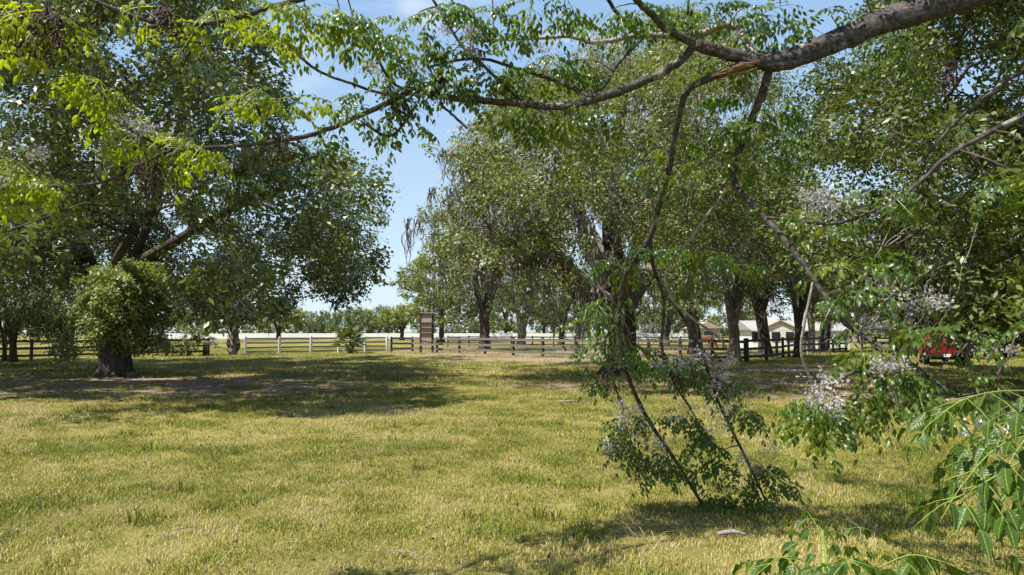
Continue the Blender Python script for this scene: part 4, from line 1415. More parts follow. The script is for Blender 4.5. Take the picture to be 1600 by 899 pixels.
def trailer():
    D = 42.0
    base = gx(1550, D)
    root = empty('utility_trailer', base, 'low grey flatbed trailer parked right of the red truck', 'trailer', rz=math.radians(-20))
    mb = MB(); mb.box((0, .9, .52), (1.6, 3.0, .07)); mb.build('deck', M['wood_grey'], root)
    mb = MB()
    for x in (-.8, .8): mb.box((x, .9, .52), (.07, 3.06, .14))
    for y in (-.62, 2.42): mb.box((0, y, .52), (1.53, .07, .13))
    mb.build('frame', M['chrome'], root)
    mb = MB(); mb.box((0, -.64, .78), (1.5, .04, .38)); mb.build('tailboard', M['roof_grey'], root)
    for s in (-1, 1):
        wheel(root, s * .95, 1.1, .3, .18)
        mb = MB(); mb.tube([(s * .95, .7, .5), (s * .95, .9, .66), (s * .95, 1.3, .66), (s * .95, 1.5, .5)], .04, 6); mb.build('mudguard', M['roof_grey'], root)
    mb = MB(); mb.bar((0, 2.4, .5), (0, 3.6, .45), .08, .08); mb.build('drawbar', M['black'], root)


trailer()


# ------------------------------------------------------------------ horse
def horse():
    D = 63.0
    base = gx(1099, D)
    root = empty('horse', base, 'brown horse grazing in the paddock behind the dark fence', 'horse')
    V = [(0, 0, 1.12, .27, .27), (-.42, 0, 1.14, .27, .28), (-.78, 0, 1.12, .24, .27), (.35, 0, 1.12, .25, .28), (.62, 0, 1.18, .19, .24), (.85, 0, .98, .13, .17), (1.08, 0, .66, .10, .13),
         (1.18, 0, .44, .09, .12), (1.27, 0, .22, .06, .07)]
    E = [(0, 1), (1, 2), (0, 3), (3, 4), (4, 5), (5, 6), (6, 7), (7, 8)]
    def leg(parent, pts):
        p = parent
        for q in pts:
            V.append(q); E.append((p, len(V) - 1)); p = len(V) - 1
    for s in (-1, 1):
        leg(3, [(.48, s * .15, .82, .11, .12), (.48 + s * .05, s * .16, .5, .06, .065), (.47 + s * .07, s * .16, .12, .045, .045), (.50 + s * .07, s * .16, .0, .06, .06)])
        leg(2, [(-.78, s * .15, .85, .14, .16), (-.70 + s * .05, s * .16, .68, .09, .1), (-.86 + s * .06, s * .16, .46, .055, .06), (-.84 + s * .06, s * .16, .12, .045, .045), (-.81 + s * .06, s * .16, 0, .06, .06)])
    me = bpy.data.meshes.new('horse_body')
    me.from_pydata([v[:3] for v in V], E, [])
    o = link('body', me, root, M['horse'])
    sk = o.modifiers.new('skin', 'SKIN')
    me.skin_vertices.new() if not me.skin_vertices else None
    for i, v in enumerate(V):
        me.skin_vertices[0].data[i].radius = (v[3], v[4])
    me.skin_vertices[0].data[0].use_root = True
    o.modifiers.new('sub', 'SUBSURF').levels = 1
    o.modifiers['sub'].render_levels = 2
    mb = MB(); mb.tube([(-.98, 0, 1.2), (-1.08, 0, 1.05), (-1.1, 0, .75), (-1.08, 0, .4)], [.03, .07, .08, .02], 7); mb.build('tail', M['horse_dark'], root, True)
    mb = MB(); mb.tube([(.6, 0, 1.4), (.82, 0, 1.18), (1.02, 0, .86), (1.14, 0, .62)], [.03, .05, .05, .03], 6); mb.build('mane', M['horse_dark'], root, True)
    for s in (-1, 1):
        mb = MB(); mb.tube([(1.13, s * .07, .6), (1.10, s * .1, .72)], [.04, .005], 6); mb.build('ear', M['horse'], root)


horse()


# ------------------------------------------------------------------ the chinaberry over the camera
def leaflet_pts(L, W, rg):
    return [(0, 0, 0), (L * .24, W * .42, .0), (L * .56, W * .46, -L * .03), (L, 0, -L * .16), (L * .56, -W * .46, -L * .03), (L * .24, -W * .42, .0), (L * .4, 0, L * .06)]


def compound_leaf(seed, L=.40, pairs=3, ll=.060, lw=.029):
    """a twice-divided leaf along +x, arching over, leaflets hanging"""
    rg = np.random.default_rng(seed)
    V, F, T = [], [], []

    def stick(a, b_, w_):
        i = len(V)
        d = np.array(b_) - np.array(a)
        s = np.cross(d, [0, 0, 1]); s = s / (np.linalg.norm(s) + 1e-9) * w_
        V.extend([tuple(a - s), tuple(a + s), tuple(b_ + s * .6), tuple(b_ - s * .6)])
        F.append((i, i + 1, i + 2)); F.append((i, i + 2, i + 3)); T.extend([.8, .8])

    def lf(p, az, dip):
        l = ll * rg.uniform(.8, 1.2); w_ = lw * rg.uniform(.85, 1.15)
        x = np.array([math.cos(az) * math.cos(dip), math.sin(az) * math.cos(dip), -math.sin(dip)])
        y = np.array([-math.sin(az), math.cos(az), rg.normal(0, .3)]); y /= np.linalg.norm(y)
        z = np.cross(x, y)
        i = len(V)
        for a, b_, c in leaflet_pts(l, w_, rg):
            V.append(tuple(p + x * a + y * b_ + z * c))
        t0 = np.clip(.4 + rg.normal(0, .12), 0, 1)
        for q in ((0, 6, 1), (1, 6, 2), (2, 6, 3), (3, 6, 4), (4, 6, 5), (5, 6, 0)):
            F.append((i + q[0], i + q[1], i + q[2])); T.append(t0)

    def arc(s):
        return np.array([L * s * (1 - .12 * s * s), 0, L * (.10 * s - .32 * s * s)])
    for k in range(5):
        stick(arc(k / 5), arc((k + 1) / 5), .0035)

    def pinna(p, az, n, pl, dip):
        d = np.array([math.cos(az) * math.cos(dip), math.sin(az) * math.cos(dip), -math.sin(dip)])
        e = p + d * pl + np.array([0, 0, -.18 * pl])
        stick(p, e, .002)
        for q in range(n):
            s = (q + 1) / (n + .6)
            c = p + d * pl * s + np.array([0, 0, -.18 * pl * s * s])
            for sg in (-1, 1):
                lf(c, az + sg * rg.uniform(.6, .95), dip + rg.uniform(.1, .7))
        lf(e, az, dip + .4)
    for k in range(pairs):
        s = .28 + .62 * k / pairs
        pl = L * .40 * (1 - .55 * k / pairs)
        n = 2 if k < pairs - 1 or seed % 2 else 1
        for sg in (-1, 1):
            pinna(arc(s), sg * rg.uniform(.75, 1.0), n, pl, rg.uniform(.1, .4))
    pinna(arc(1.0), 0, 1, L * .22, .5)
    me = mesh_np('leaf', np.array(V), [np.array(F)], {'tint': T})
    me.materials.append(M['leaf_china'])
    return me


def flower_mesh(seed, n=85, L=.2):
    rg = np.random.default_rng(seed)
    V, F, T = [], [], []
    for k in range(n):
        s = rg.random()
        p = np.array([L * s, 0, 0]) + rg.normal(0, 1, 3) * np.array([.02, .05, .042]) * (1.2 - .7 * s)
        nn = rg.normal(0, 1, 3); nn /= np.linalg.norm(nn)
        a = np.cross(nn, [.3, .5, .8]); a /= np.linalg.norm(a)
        b_ = np.cross(nn, a)
        r = rg.uniform(.009, .013)
        for q in range(5):
            t = q * 1.2566 + rg.random()
            d, e = a * math.cos(t) + b_ * math.sin(t), -a * math.sin(t) + b_ * math.cos(t)
            i = len(V)
            V += [tuple(p), tuple(p + d * r * .6 + e * r * .28), tuple(p + d * r - nn * r * .2), tuple(p + d * r * .6 - e * r * .28)]
            F.append((i, i + 1, i + 2, i + 3)); T.append(rg.uniform(.1, 1))
    me = mesh_np('flower_cluster', np.array(V), [np.array(F)], {'tint': T})
    me.materials.append(M['flower'])
    return me


def berry_mesh(seed, n=34, R=.13):
    rg = np.random.default_rng(seed)
    ico = [(0, 0, 1), (.89, 0, .45), (.28, .85, .45), (-.72, .53, .45), (-.72, -.53, .45), (.28, -.85, .45), (.72, .53, -.45), (-.28, .85, -.45), (-.89, 0, -.45), (-.28, -.85, -.45), (.72, -.53, -.45), (0, 0, -1)]
    fc = [(0, 1, 2), (0, 2, 3), (0, 3, 4), (0, 4, 5), (0, 5, 1), (1, 6, 2), (2, 7, 3), (3, 8, 4), (4, 9, 5), (5, 10, 1), (6, 7, 2), (7, 8, 3), (8, 9, 4), (9, 10, 5), (10, 6, 1), (11, 7, 6), (11, 8, 7), (11, 9, 8), (11, 10, 9), (11, 6, 10)]
    mb = MB()
    for k in range(n):
        d = rg.normal(0, 1, 3); d /= np.linalg.norm(d)
        p = d * R * rg.random() ** .5 + np.array([0, 0, -R * .9])
        r = rg.uniform(.006, .011)
        mb.add(np.array(ico) * r * rg.uniform(.8, 1.2, 3) + p, [np.array(fc)])
        mb.tube([(0, 0, 0), p * .5 + np.array([0, 0, .01]), p], [.0022, .0018, .0015], 3, cap=False)
    me = mb.mesh('berry_cluster', True)
    me.materials.append(M['berry'])
    return me


def nearer(px, d):
    return d - .75 * min(1.0, max(0.0, (640 - px) / 300.0)) if d > 3 else d


BR = {  # limbs of the chinaberry: (px, py, depth, width_px)
    'limb': [(2350, -60, 5.6, 100), (2050, -160, 5.5, 84), (1760, -110, 5.35, 66), (1600, -40, 5.2, 54), (1500, 0, 5.1, 48), (1385, 34, 5.0, 45), (1290, 72, 5.0, 40), (1215, 97, 5.0, 36), (1170, 92, 5.0, 26), (1125, 80, 5.0, 24), (1087, 68, 5.0, 22)],
    'b1': [(1087, 68, 5.0, 18), (1045, 48, 4.9, 15), (1015, 20, 4.8, 13), (990, -5, 4.7, 12), (950, -60, 4.6, 8)],
    'b2': [(1087, 70, 5.0, 17), (1050, 105, 5.05, 18), (1000, 130, 5.1, 18), (930, 155, 5.1, 18), (870, 167, 5.1, 16), (820, 163, 5.1, 15), (760, 158, 5.1, 14), (700, 152, 5.1, 13), (650, 142, 5.1, 12),
           (612, 158, 5.0, 12), (560, 182, 5.0, 11), (500, 207, 5.0, 10), (450, 218, 4.9, 10), (400, 225, 4.9, 9), (330, 231, 4.8, 8), (262, 233, 4.8, 6)],
    'b3': [(1180, 95, 5.0, 15), (1148, 40, 5.3, 14), (1100, 51, 5.5, 14), (1060, 58, 5.5, 13), (1000, 54, 5.5, 11), (935, 67, 5.5, 10), (890, 57, 5.5, 8), (840, 60, 5.5, 7), (745, 64, 5.5, 5), (733, 80, 5.5, 3)],
    'b4': [(1000, 58, 5.45, 9), (985, 42, 5.4, 9), (960, 15, 5.3, 8), (940, -20, 5.2, 7)],
    'b5': [(1003, 60, 5.45, 8), (965, 100, 5.3, 8), (948, 130, 5.2, 7), (920, 152, 5.1, 7)],
    'broken': [(1185, 100, 5.0, 26), (1150, 106, 5.0, 22), (1110, 122, 5.05, 18), (1078, 138, 5.15, 16), (1065, 165, 5.25, 14), (1055, 210, 5.4, 14), (1045, 265, 5.6, 14), (1030, 320, 5.75, 13), (1014, 375, 5.9, 13),
               (985, 415, 6.05, 12), (972, 450, 6.15, 9), (967, 505, 6.25, 9), (974, 560, 6.35, 9), (988, 605, 6.45, 9), (1010, 652, 6.55, 9), (1052, 715, 6.65, 8), (1098, 788, 6.75, 7)],
    'f2': [(1016, 372, 5.9, 8), (1022, 420, 6.0, 8), (1036, 462, 6.05, 8), (1037, 500, 6.1, 7), (1034, 540, 6.2, 6), (1050, 592, 6.3, 5), (1080, 640, 6.4, 4)],
    'f3': [(1152, 275, 5.5, 7), (1110, 330, 5.6, 6), (1075, 378, 5.8, 7), (1052, 402, 5.85, 6), (1040, 432, 5.9, 7), (1052, 470, 5.95, 7), (1085, 500, 6.0, 6), (1120, 525, 6.1, 5), (1140, 550, 6.2, 3)],
    'f4': [(1048, 465, 6, 8), (1075, 510, 6.1, 8), (1100, 560, 6.2, 8), (1116, 612, 6.3, 7), (1140, 665, 6.4, 6), (1165, 715, 6.5, 6), (1195, 780, 6.6, 4)],
    'f5': [(968, 500, 6.25, 5), (945, 535, 6.25, 5), (955, 585, 6.3, 4), (974, 638, 6.35, 3)],
    'g': [(1205, 100, 5.0, 20), (1190, 150, 5.1, 19), (1165, 210, 5.2, 17), (1150, 252, 5.25, 14), (1148, 285, 5.25, 14), (1178, 322, 5.1, 13), (1215, 362, 4.95, 13), (1255, 412, 4.8, 12), (1290, 465, 4.7, 12),
          (1320, 505, 4.6, 11), (1365, 535, 4.45, 11), (1410, 560, 4.3, 11), (1450, 588, 4.2, 11), (1495, 618, 4.1, 9), (1545, 607, 4.0, 5)],
    'g2': [(1402, 556, 4.3, 9), (1372, 590, 4.25, 7), (1340, 580, 4.2, 5), (1300, 600, 4.1, 4)],
    'g3': [(1272, 435, 4.75, 4), (1258, 500, 4.8, 5), (1252, 550, 4.85, 5), (1268, 598, 4.9, 5), (1270, 615, 4.9, 3)],
    'top': [(950, -60, 4.6, 12), (780, -70, 4.6, 12), (600, -50, 4.5, 12), (520, -20, 4.5, 12), (465, 0, 4.45, 12), (420, 12, 4.4, 11), (370, 28, 4.4, 11), (300, 38, 4.35, 10), (230, 32, 4.3, 10), (175, 12, 4.3, 9), (120, -8, 4.3, 8), (40, -20, 4.3, 5)],
    'j': [(620, 150, 5.05, 7), (580, 142, 5.05, 6), (548, 130, 5.0, 6), (505, 115, 5.0, 5), (470, 90, 4.95, 5), (442, 60, 4.9, 4)],
    'l': [(640, 143, 5.1, 6), (612, 128, 5.05, 5), (592, 95, 5.0, 5), (578, 58, 5.0, 4)],
    'm': [(818, 163, 5.1, 7), (795, 140, 5.1, 7), (750, 98, 5.0, 7), (722, 72, 5.0, 6), (683, 10, 4.9, 5), (660, -30, 4.9, 4)],
    'n': [(925, 152, 5.1, 8), (870, 127, 5.2, 8), (800, 105, 5.2, 7), (760, 93, 5.2, 6), (715, 94, 5.2, 6), (668, 106, 5.2, 4)],
    'o': [(650, 165, 5.0, 5), (632, 192, 5.0, 5), (607, 213, 5.0, 5), (567, 193, 5.0, 3)],
    'p': [(690, 165, 5.05, 5), (712, 184, 5.05, 4), (730, 201, 5.05, 3)],
    'q1': [(270, 233, 4.8, 6), (205, 265, 4.75, 5), (150, 287, 4.7, 5), (75, 291, 4.65, 4)],
    'q2': [(262, 234, 4.8, 5), (220, 212, 4.75, 5), (180, 185, 4.7, 5), (155, 138, 4.65, 4)],
    'q3': [(440, 218, 4.9, 5), (412, 188, 4.85, 4), (395, 152, 4.8, 4)],
    'r1': [(2050, 60, 5.4, 22), (1750, 110, 5.0, 16), (1600, 180, 4.8, 12), (1535, 213, 4.75, 10), (1480, 245, 4.7, 8), (1440, 282, 4.7, 7), (1400, 315, 4.7, 6), (1372, 332, 4.7, 4)],
    'r2': [(1750, 60, 5.0, 12), (1600, 112, 4.9, 8), (1545, 148, 4.9, 7), (1500, 185, 4.9, 6), (1455, 235, 4.9, 5), (1435, 262, 4.9, 4)],
    'r3': [(1405, 312, 4.7, 4), (1340, 340, 4.75, 4), (1290, 350, 4.8, 4), (1200, 340, 4.9, 3)],
    'r4': [(1750, 330, 2.4, 26), (1660, 590, 1.7, 18), (1610, 622, 1.45, 10), (1590, 655, 1.4, 9)],
    'd1': [(1080, -40, 5.2, 5), (1075, 20, 5.2, 5), (1083, 58, 5.1, 5)],
}

TIPS = [  # leaf whorls: (px, py, depth, leaves)
    (30, 20, 4.3, 7), (75, 25, 4.3, 7), (5, 60, 4.4, 5), (60, 75, 4.3, 4), (155, 130, 4.65, 10), (65, 283, 4.65, 10), (15, 255, 4.6, 8), (10, 310, 4.6, 4), (395, 145, 4.8, 10), (440, 160, 4.8, 5),
    (210, 212, 4.75, 7), (175, 190, 4.7, 4), (300, 230, 4.8, 6), (320, 228, 4.8, 4), (430, 25, 4.4, 8), (480, 30, 4.5, 8), (530, 20, 4.5, 8), (560, 60, 4.6, 7), (410, 50, 4.4, 6), (330, 20, 4.35, 5), (240, 15, 4.3, 4),
    (575, 50, 5.0, 8), (600, 90, 5.0, 7), (640, 40, 4.9, 8), (690, 20, 4.9, 8), (665, 90, 5.1, 9), (720, 90, 5.1, 9), (640, 135, 5.0, 8), (590, 150, 5.0, 7), (545, 175, 5.0, 7), (620, 185, 5.0, 5),
    (700, 130, 5.1, 9), (760, 120, 5.1, 8), (790, 60, 5.3, 7), (760, 20, 5.0, 8), (830, 20, 4.9, 7), (880, 20, 4.9, 7), (860, 95, 5.3, 9), (910, 100, 5.3, 8), (820, 130, 5.2, 7), (845, 180, 5.1, 7),
    (790, 185, 5.1, 6), (930, 170, 5.1, 6), (890, 190, 5.1, 5), (960, 20, 5.0, 6), (1010, 10, 4.9, 6), (1060, 25, 5.2, 7), (1110, 10, 5.3, 8), (1160, 20, 5.4, 9), (1200, 30, 5.3, 9), (1180, 70, 5.2, 7),
    (1140, 100, 5.4, 7), (1110, 150, 5.2, 6), (1200, 170, 5.1, 7), (1160, 200, 5.2, 8), (1215, 215, 5.0, 7), (1130, 245, 5.2, 6), (1170, 250, 5.2, 6), (1060, 225, 5.5, 4), (1040, 270, 5.6, 4),
    (985, 400, 6.0, 5), (960, 410, 6.0, 5), (945, 470, 6.2, 7), (925, 500, 6.2, 6), (965, 535, 6.2, 7), (990, 550, 6.3, 6), (1060, 385, 5.9, 7), (1100, 400, 5.9, 7), (1130, 420, 5.9, 6), (1075, 440, 5.9, 5),
    (940, 590, 6.3, 5), (925, 545, 6.2, 4), (1050, 560, 6.2, 7), (1085, 580, 6.2, 7), (1130, 590, 6.3, 6), (1015, 565, 6.3, 5),
    (985, 650, 6.4, 8), (970, 690, 6.4, 8), (1005, 715, 6.4, 8), (1035, 730, 6.5, 6), (1075, 650, 6.4, 9), (1095, 690, 6.4, 9), (1120, 720, 6.5, 8), (1060, 720, 6.5, 6), (1160, 640, 6.4, 7), (1180, 725, 6.5, 8),
    (1205, 750, 6.5, 7), (1170, 770, 6.6, 6), (1110, 770, 6.7, 7), (1140, 790, 6.7, 6), (1215, 790, 6.7, 6), (1085, 785, 6.7, 4),
    (1275, 620, 4.1, 9), (1305, 640, 4.1, 9), (1330, 610, 4.15, 7), (1260, 650, 4.15, 6), (1390, 580, 4.2, 8), (1400, 575, 4.2, 5), (1520, 606, 4.0, 3), 
    (1365, 500, 4.5, 4), (1320, 460, 4.6, 6), (1290, 420, 4.7, 4), (1430, 610, 4.1, 5), (1360, 545, 4.3, 6),
    (1380, 300, 4.7, 6), (1290, 360, 4.8, 5), (1230, 330, 4.9, 5), (1560, 300, 4.6, 6), (1590, 300, 4.5, 6), (1370, 400, 4.7, 5), 
    (1290, 20, 5.1, 4), (1380, 60, 5.0, 4), (1420, 110, 4.9, 5),
    # over and beside the camera, outside the frame
    (1300, -120, 4.8, 8), (1450, -150, 4.8, 8), (1150, -130, 4.9, 8), (1000, -140, 4.7, 8), (1650, 20, 4.8, 8), (1700, 150, 4.7, 8), (1690, 300, 4.4, 8), (1750, 420, 4.2, 8), (1680, 480, 4.1, 7), (1580, -110, 5.0, 8),
    (850, -120, 4.7, 8), (1800, -60, 5.0, 8), (1850, 80, 4.8, 8), (1250, -250, 4.5, 8), (1420, -300, 4.4, 8), (1600, -280, 4.5, 8),
    (760, -170, 6.0, 9), (830, -230, 6.6, 9), (900, -170, 7.0, 9), (980, -220, 6.2, 9), (1040, -160, 7.2, 9), (1100, -230, 6.6, 9), (1160, -170, 6.0, 9), (1220, -210, 7.0, 9), (1280, -150, 7.4, 9), (1330, -220, 6.4, 9), (1400, -160, 6.8, 9), (1470, -220, 7.2, 9), (1540, -150, 6.4, 9), (1060, -280, 5.8, 9), (940, -290, 6.2, 9), (1200, -300, 6.2, 9),
]
FLOW = [(205, 205, 4.75), (215, 200, 4.7), (60, 262, 4.6), (20, 285, 4.6), (650, 60, 5.0), (690, 60, 5.1), (720, 60, 5.1), (740, 80, 5.1), (820, 80, 5.4), (840, 70, 5.4), (870, 80, 5.4), (810, 40, 5.3), (905, 65, 5.4), (980, 640, 6.35),
        (990, 650, 6.35), (1000, 640, 6.35), (965, 660, 6.35), (985, 675, 6.4), (960, 690, 6.4), (1030, 700, 6.4), (1040, 720, 6.4), (975, 715, 6.4), (1090, 640, 6.4), (1110, 650, 6.4), (1115, 670, 6.4), (1125, 690, 6.4), (1080, 660, 6.4), (1120, 640, 6.4), (1145, 635, 6.35),
        (1150, 645, 6.35), (1165, 640, 6.35), (1115, 585, 6.25), (1105, 590, 6.25), (1130, 590, 6.25), (1110, 600, 6.25), (1120, 575, 6.25), (1050, 560, 6.1), (1070, 560, 6.1), (1060, 575, 6.1), (1195, 715, 6.5), (1205, 730, 6.5), (1175, 720, 6.5), (1080, 570, 6.1),
        (1275, 612, 4.1), (1310, 650, 4.1), (1320, 630, 4.1), (1255, 610, 4.15), (1385, 575, 4.2), (1405, 578, 4.2), (1395, 590, 4.2), (1430, 570, 4.2), (1280, 330, 4.8), (1260, 345, 4.85), (1270, 320, 4.8), (1300, 310, 4.8),
        (1030, 525, 6.1), (1000, 530, 6.2), (1340, 320, 4.7), (1430, 455, 4.6), (1440, 470, 4.6), (1425, 480, 4.6), (560, 95, 5), (625, 110, 5)]
BERR = [(30, 15, 4.3), (55, 30, 4.3), (20, 40, 4.3), (75, 20, 4.3), (60, 55, 4.3), (85, 60, 4.3), (230, 250, 4.75), (245, 262, 4.75), (215, 268, 4.75), (240, 285, 4.75), (625, 145, 5.0), (618, 160, 5.0), (632, 165, 5.0), (610, 140, 5.0), (690, 130, 5.05), (680, 140, 5.05),
        (740, 85, 5.0), (255, 20, 4.3), (265, 30, 4.3), (945, 595, 6.3), (940, 600, 6.3), (1052, 590, 6.25), (1060, 600, 6.25), (1115, 560, 6.2), (1120, 600, 6.25), (1000, 715, 6.45), (1010, 725, 6.45), (995, 730, 6.45), (440, 220, 4.9), (1480, 120, 4.9), (1490, 105, 4.9), (90, 30, 4.3)]


def near_leaflet(seed, L=.066, W=.031):
    """ovate leaflet with a drawn-out tip, a folded midrib and a toothed edge, along +x"""
    rg = np.random.default_rng(seed)
    t = np.linspace(0, 1, 9)
    w_ = W / 2 * np.sin(np.pi * t ** .72) ** .9 * (1 - .25 * t)
    w_[0] = .0012; w_[-1] = 0.0004
    w_[1:-1:2] *= 1.13
    bend = -L * (.30 * t ** 2 + rg.uniform(-.05, .08) * t)
    V = []
    for i in range(9):
        wave = rg.normal(0, .0012)
        V += [(L * t[i], w_[i], bend[i] + .24 * w_[i] + wave), (L * t[i], 0, bend[i] - .0012), (L * t[i], -w_[i], bend[i] + .24 * w_[i] - wave)]
    F = []
    for i in range(8):
        a = 3 * i
        F += [(a + 1, a + 4, a + 3, a), (a + 2, a + 5, a + 4, a + 1)]
    me = mesh_np('leaflet', np.array(V), [np.array(F)], {'tint': np.full(len(F), .2)}, True)
    me.materials.append(M['leaf_near'])
    return me


def vein_nodes(m):
    t = m.node_tree
    b = t.nodes['Principled BSDF']
    co = t.nodes.new('ShaderNodeTexCoord'); sx = t.nodes.new('ShaderNodeSeparateXYZ')
    t.links.new(co.outputs['Object'], sx.inputs[0])

    def ma(op, a, b_=None, c=None):
        n = t.nodes.new('ShaderNodeMath'); n.operation = op
        for i, v in enumerate((a, b_, c)):
            if v is None: continue
            if isinstance(v, (int, float)): n.inputs[i].default_value = v
            else: t.links.new(v, n.inputs[i])
        return n.outputs[0]
    ay = ma('ABSOLUTE', sx.outputs['Y'])
    u = ma('MULTIPLY_ADD', ay, -1.0, sx.outputs['X'])
    v = ma('PINGPONG', u, .0034)
    vein = ma('LESS_THAN', v, .00045)
    mid = ma('LESS_THAN', ay, .0008)
    lines = ma('MAXIMUM', ma('MULTIPLY', vein, .16), mid)
    bu = t.nodes.new('ShaderNodeBump'); bu.inputs['Strength'].default_value = .4; bu.inputs['Distance'].default_value = .0012
    no = t.nodes.new('ShaderNodeTexNoise'); no.inputs['Scale'].default_value = 90
    t.links.new(co.outputs['Object'], no.inputs['Vector'])
    hgt = ma('ADD', ma('MULTIPLY', v, 280.0), no.outputs['Fac'])
    t.links.new(hgt, bu.inputs['Height'])
    t.links.new(bu.outputs['Normal'], b.inputs['Normal'])
    src = b.inputs['Base Color'].links[0].from_socket
    mx_ = t.nodes.new('ShaderNodeMixRGB'); mx_.inputs['Color2'].default_value = (.20, .27, .06, 1)
    t.links.new(lines, mx_.inputs['Fac']); t.links.new(src, mx_.inputs['Color1'])
    sp = t.nodes.new('ShaderNodeTexNoise'); sp.inputs['Scale'].default_value = 55; sp.inputs['Detail'].default_value = 3
    t.links.new(co.outputs['Object'], sp.inputs['Vector'])
    spot = ma('GREATER_THAN', sp.outputs['Fac'], .70)
    m3 = t.nodes.new('ShaderNodeMixRGB'); m3.inputs['Color2'].default_value = (.16, .12, .04, 1)
    t.links.new(ma('MULTIPLY', spot, .7), m3.inputs['Fac']); t.links.new(mx_.outputs['Color'], m3.inputs['Color1'])
    t.links.new(m3.outputs['Color'], b.inputs['Base Color'])


vein_nodes(M['leaf_near'])
NL = [near_leaflet(s, .050 * f, .024 * f) for s, f in ((1, 1), (2, .9), (3, 1.1), (4, .8))]


def near_leaf(root, base, pts, seed, pin=3, scale=1.0):
    pin += 1
    """pts: world points of the leaf's main stalk; side stalks with leaflets as children of the leaf"""
    rg = random.Random(seed)
    c = smooth_path([tuple(p) for p in pts], 5)
    off = np.array(base)
    mb = MB()
    mb.tube(c - off, np.linspace(.0024, .0010, len(c)) * scale, 6)
    spots = []
    n = len(c)

    def side(p, d, ln, nn):
        d = d.normalized()
        e1 = p + d * ln * .5 + Vector((0, 0, -.006))
        e = p + d * ln + Vector((0, 0, -.22 * ln))
        mb.tube([p - Vector(off), e1 - Vector(off), e - Vector(off)], [.0012 * scale, .0010 * scale, .0007 * scale], 5)
        for q in range(nn):
            s = .35 + .5 * q / max(1, nn - 1)
            w_ = p.lerp(e1, s * 2) if s < .5 else e1.lerp(e, s * 2 - 1)
            sd_ = d.cross(Vector((0, 0, 1))).normalized()
            for sg in (-1, 1):
                spots.append((w_, (d * .55 + sd_ * sg * rg.uniform(.5, .9) + Vector((0, 0, -rg.uniform(.3, 1.3)))).normalized()))
        spots.append((e, (d + Vector((0, 0, -.7))).normalized()))
    for k in range(1, pin + 1):
        i = int(n * (.25 + .68 * (k - 1) / pin))
        p = Vector(c[i]); t = Vector(c[min(n - 1, i + 1)] - c[max(0, i - 1)]).normalized()
        sd_ = t.cross(Vector((0, 0, 1))).normalized()
        ln = .13 * scale * (1 - .45 * k / (pin + 1))
        for sg in (-1, 1):
            side(p, t * .5 + sd_ * sg + Vector((0, 0, -.15)), ln, 2 if k < pin else 1)
    t = Vector(c[-1] - c[-3]).normalized()
    side(Vector(c[-1]), t, .06 * scale, 1)
    lf = mb.build('leaf', M['rachis'], root, True)
    for p, d in spots:
        o = link('leaflet', rg.choice(NL), lf)
        up = Vector((rg.gauss(0, .35), rg.gauss(0, .35), 1)).normalized()
        y = up.cross(d).normalized()
        z = d.cross(y)
        s = scale * rg.uniform(.75, 1.2)
        o.matrix_basis = Matrix.Translation(p - Vector(off)) @ Matrix((d, y, z)).transposed().to_4x4() @ Matrix.Diagonal((s, s, s, 1))
    return lf


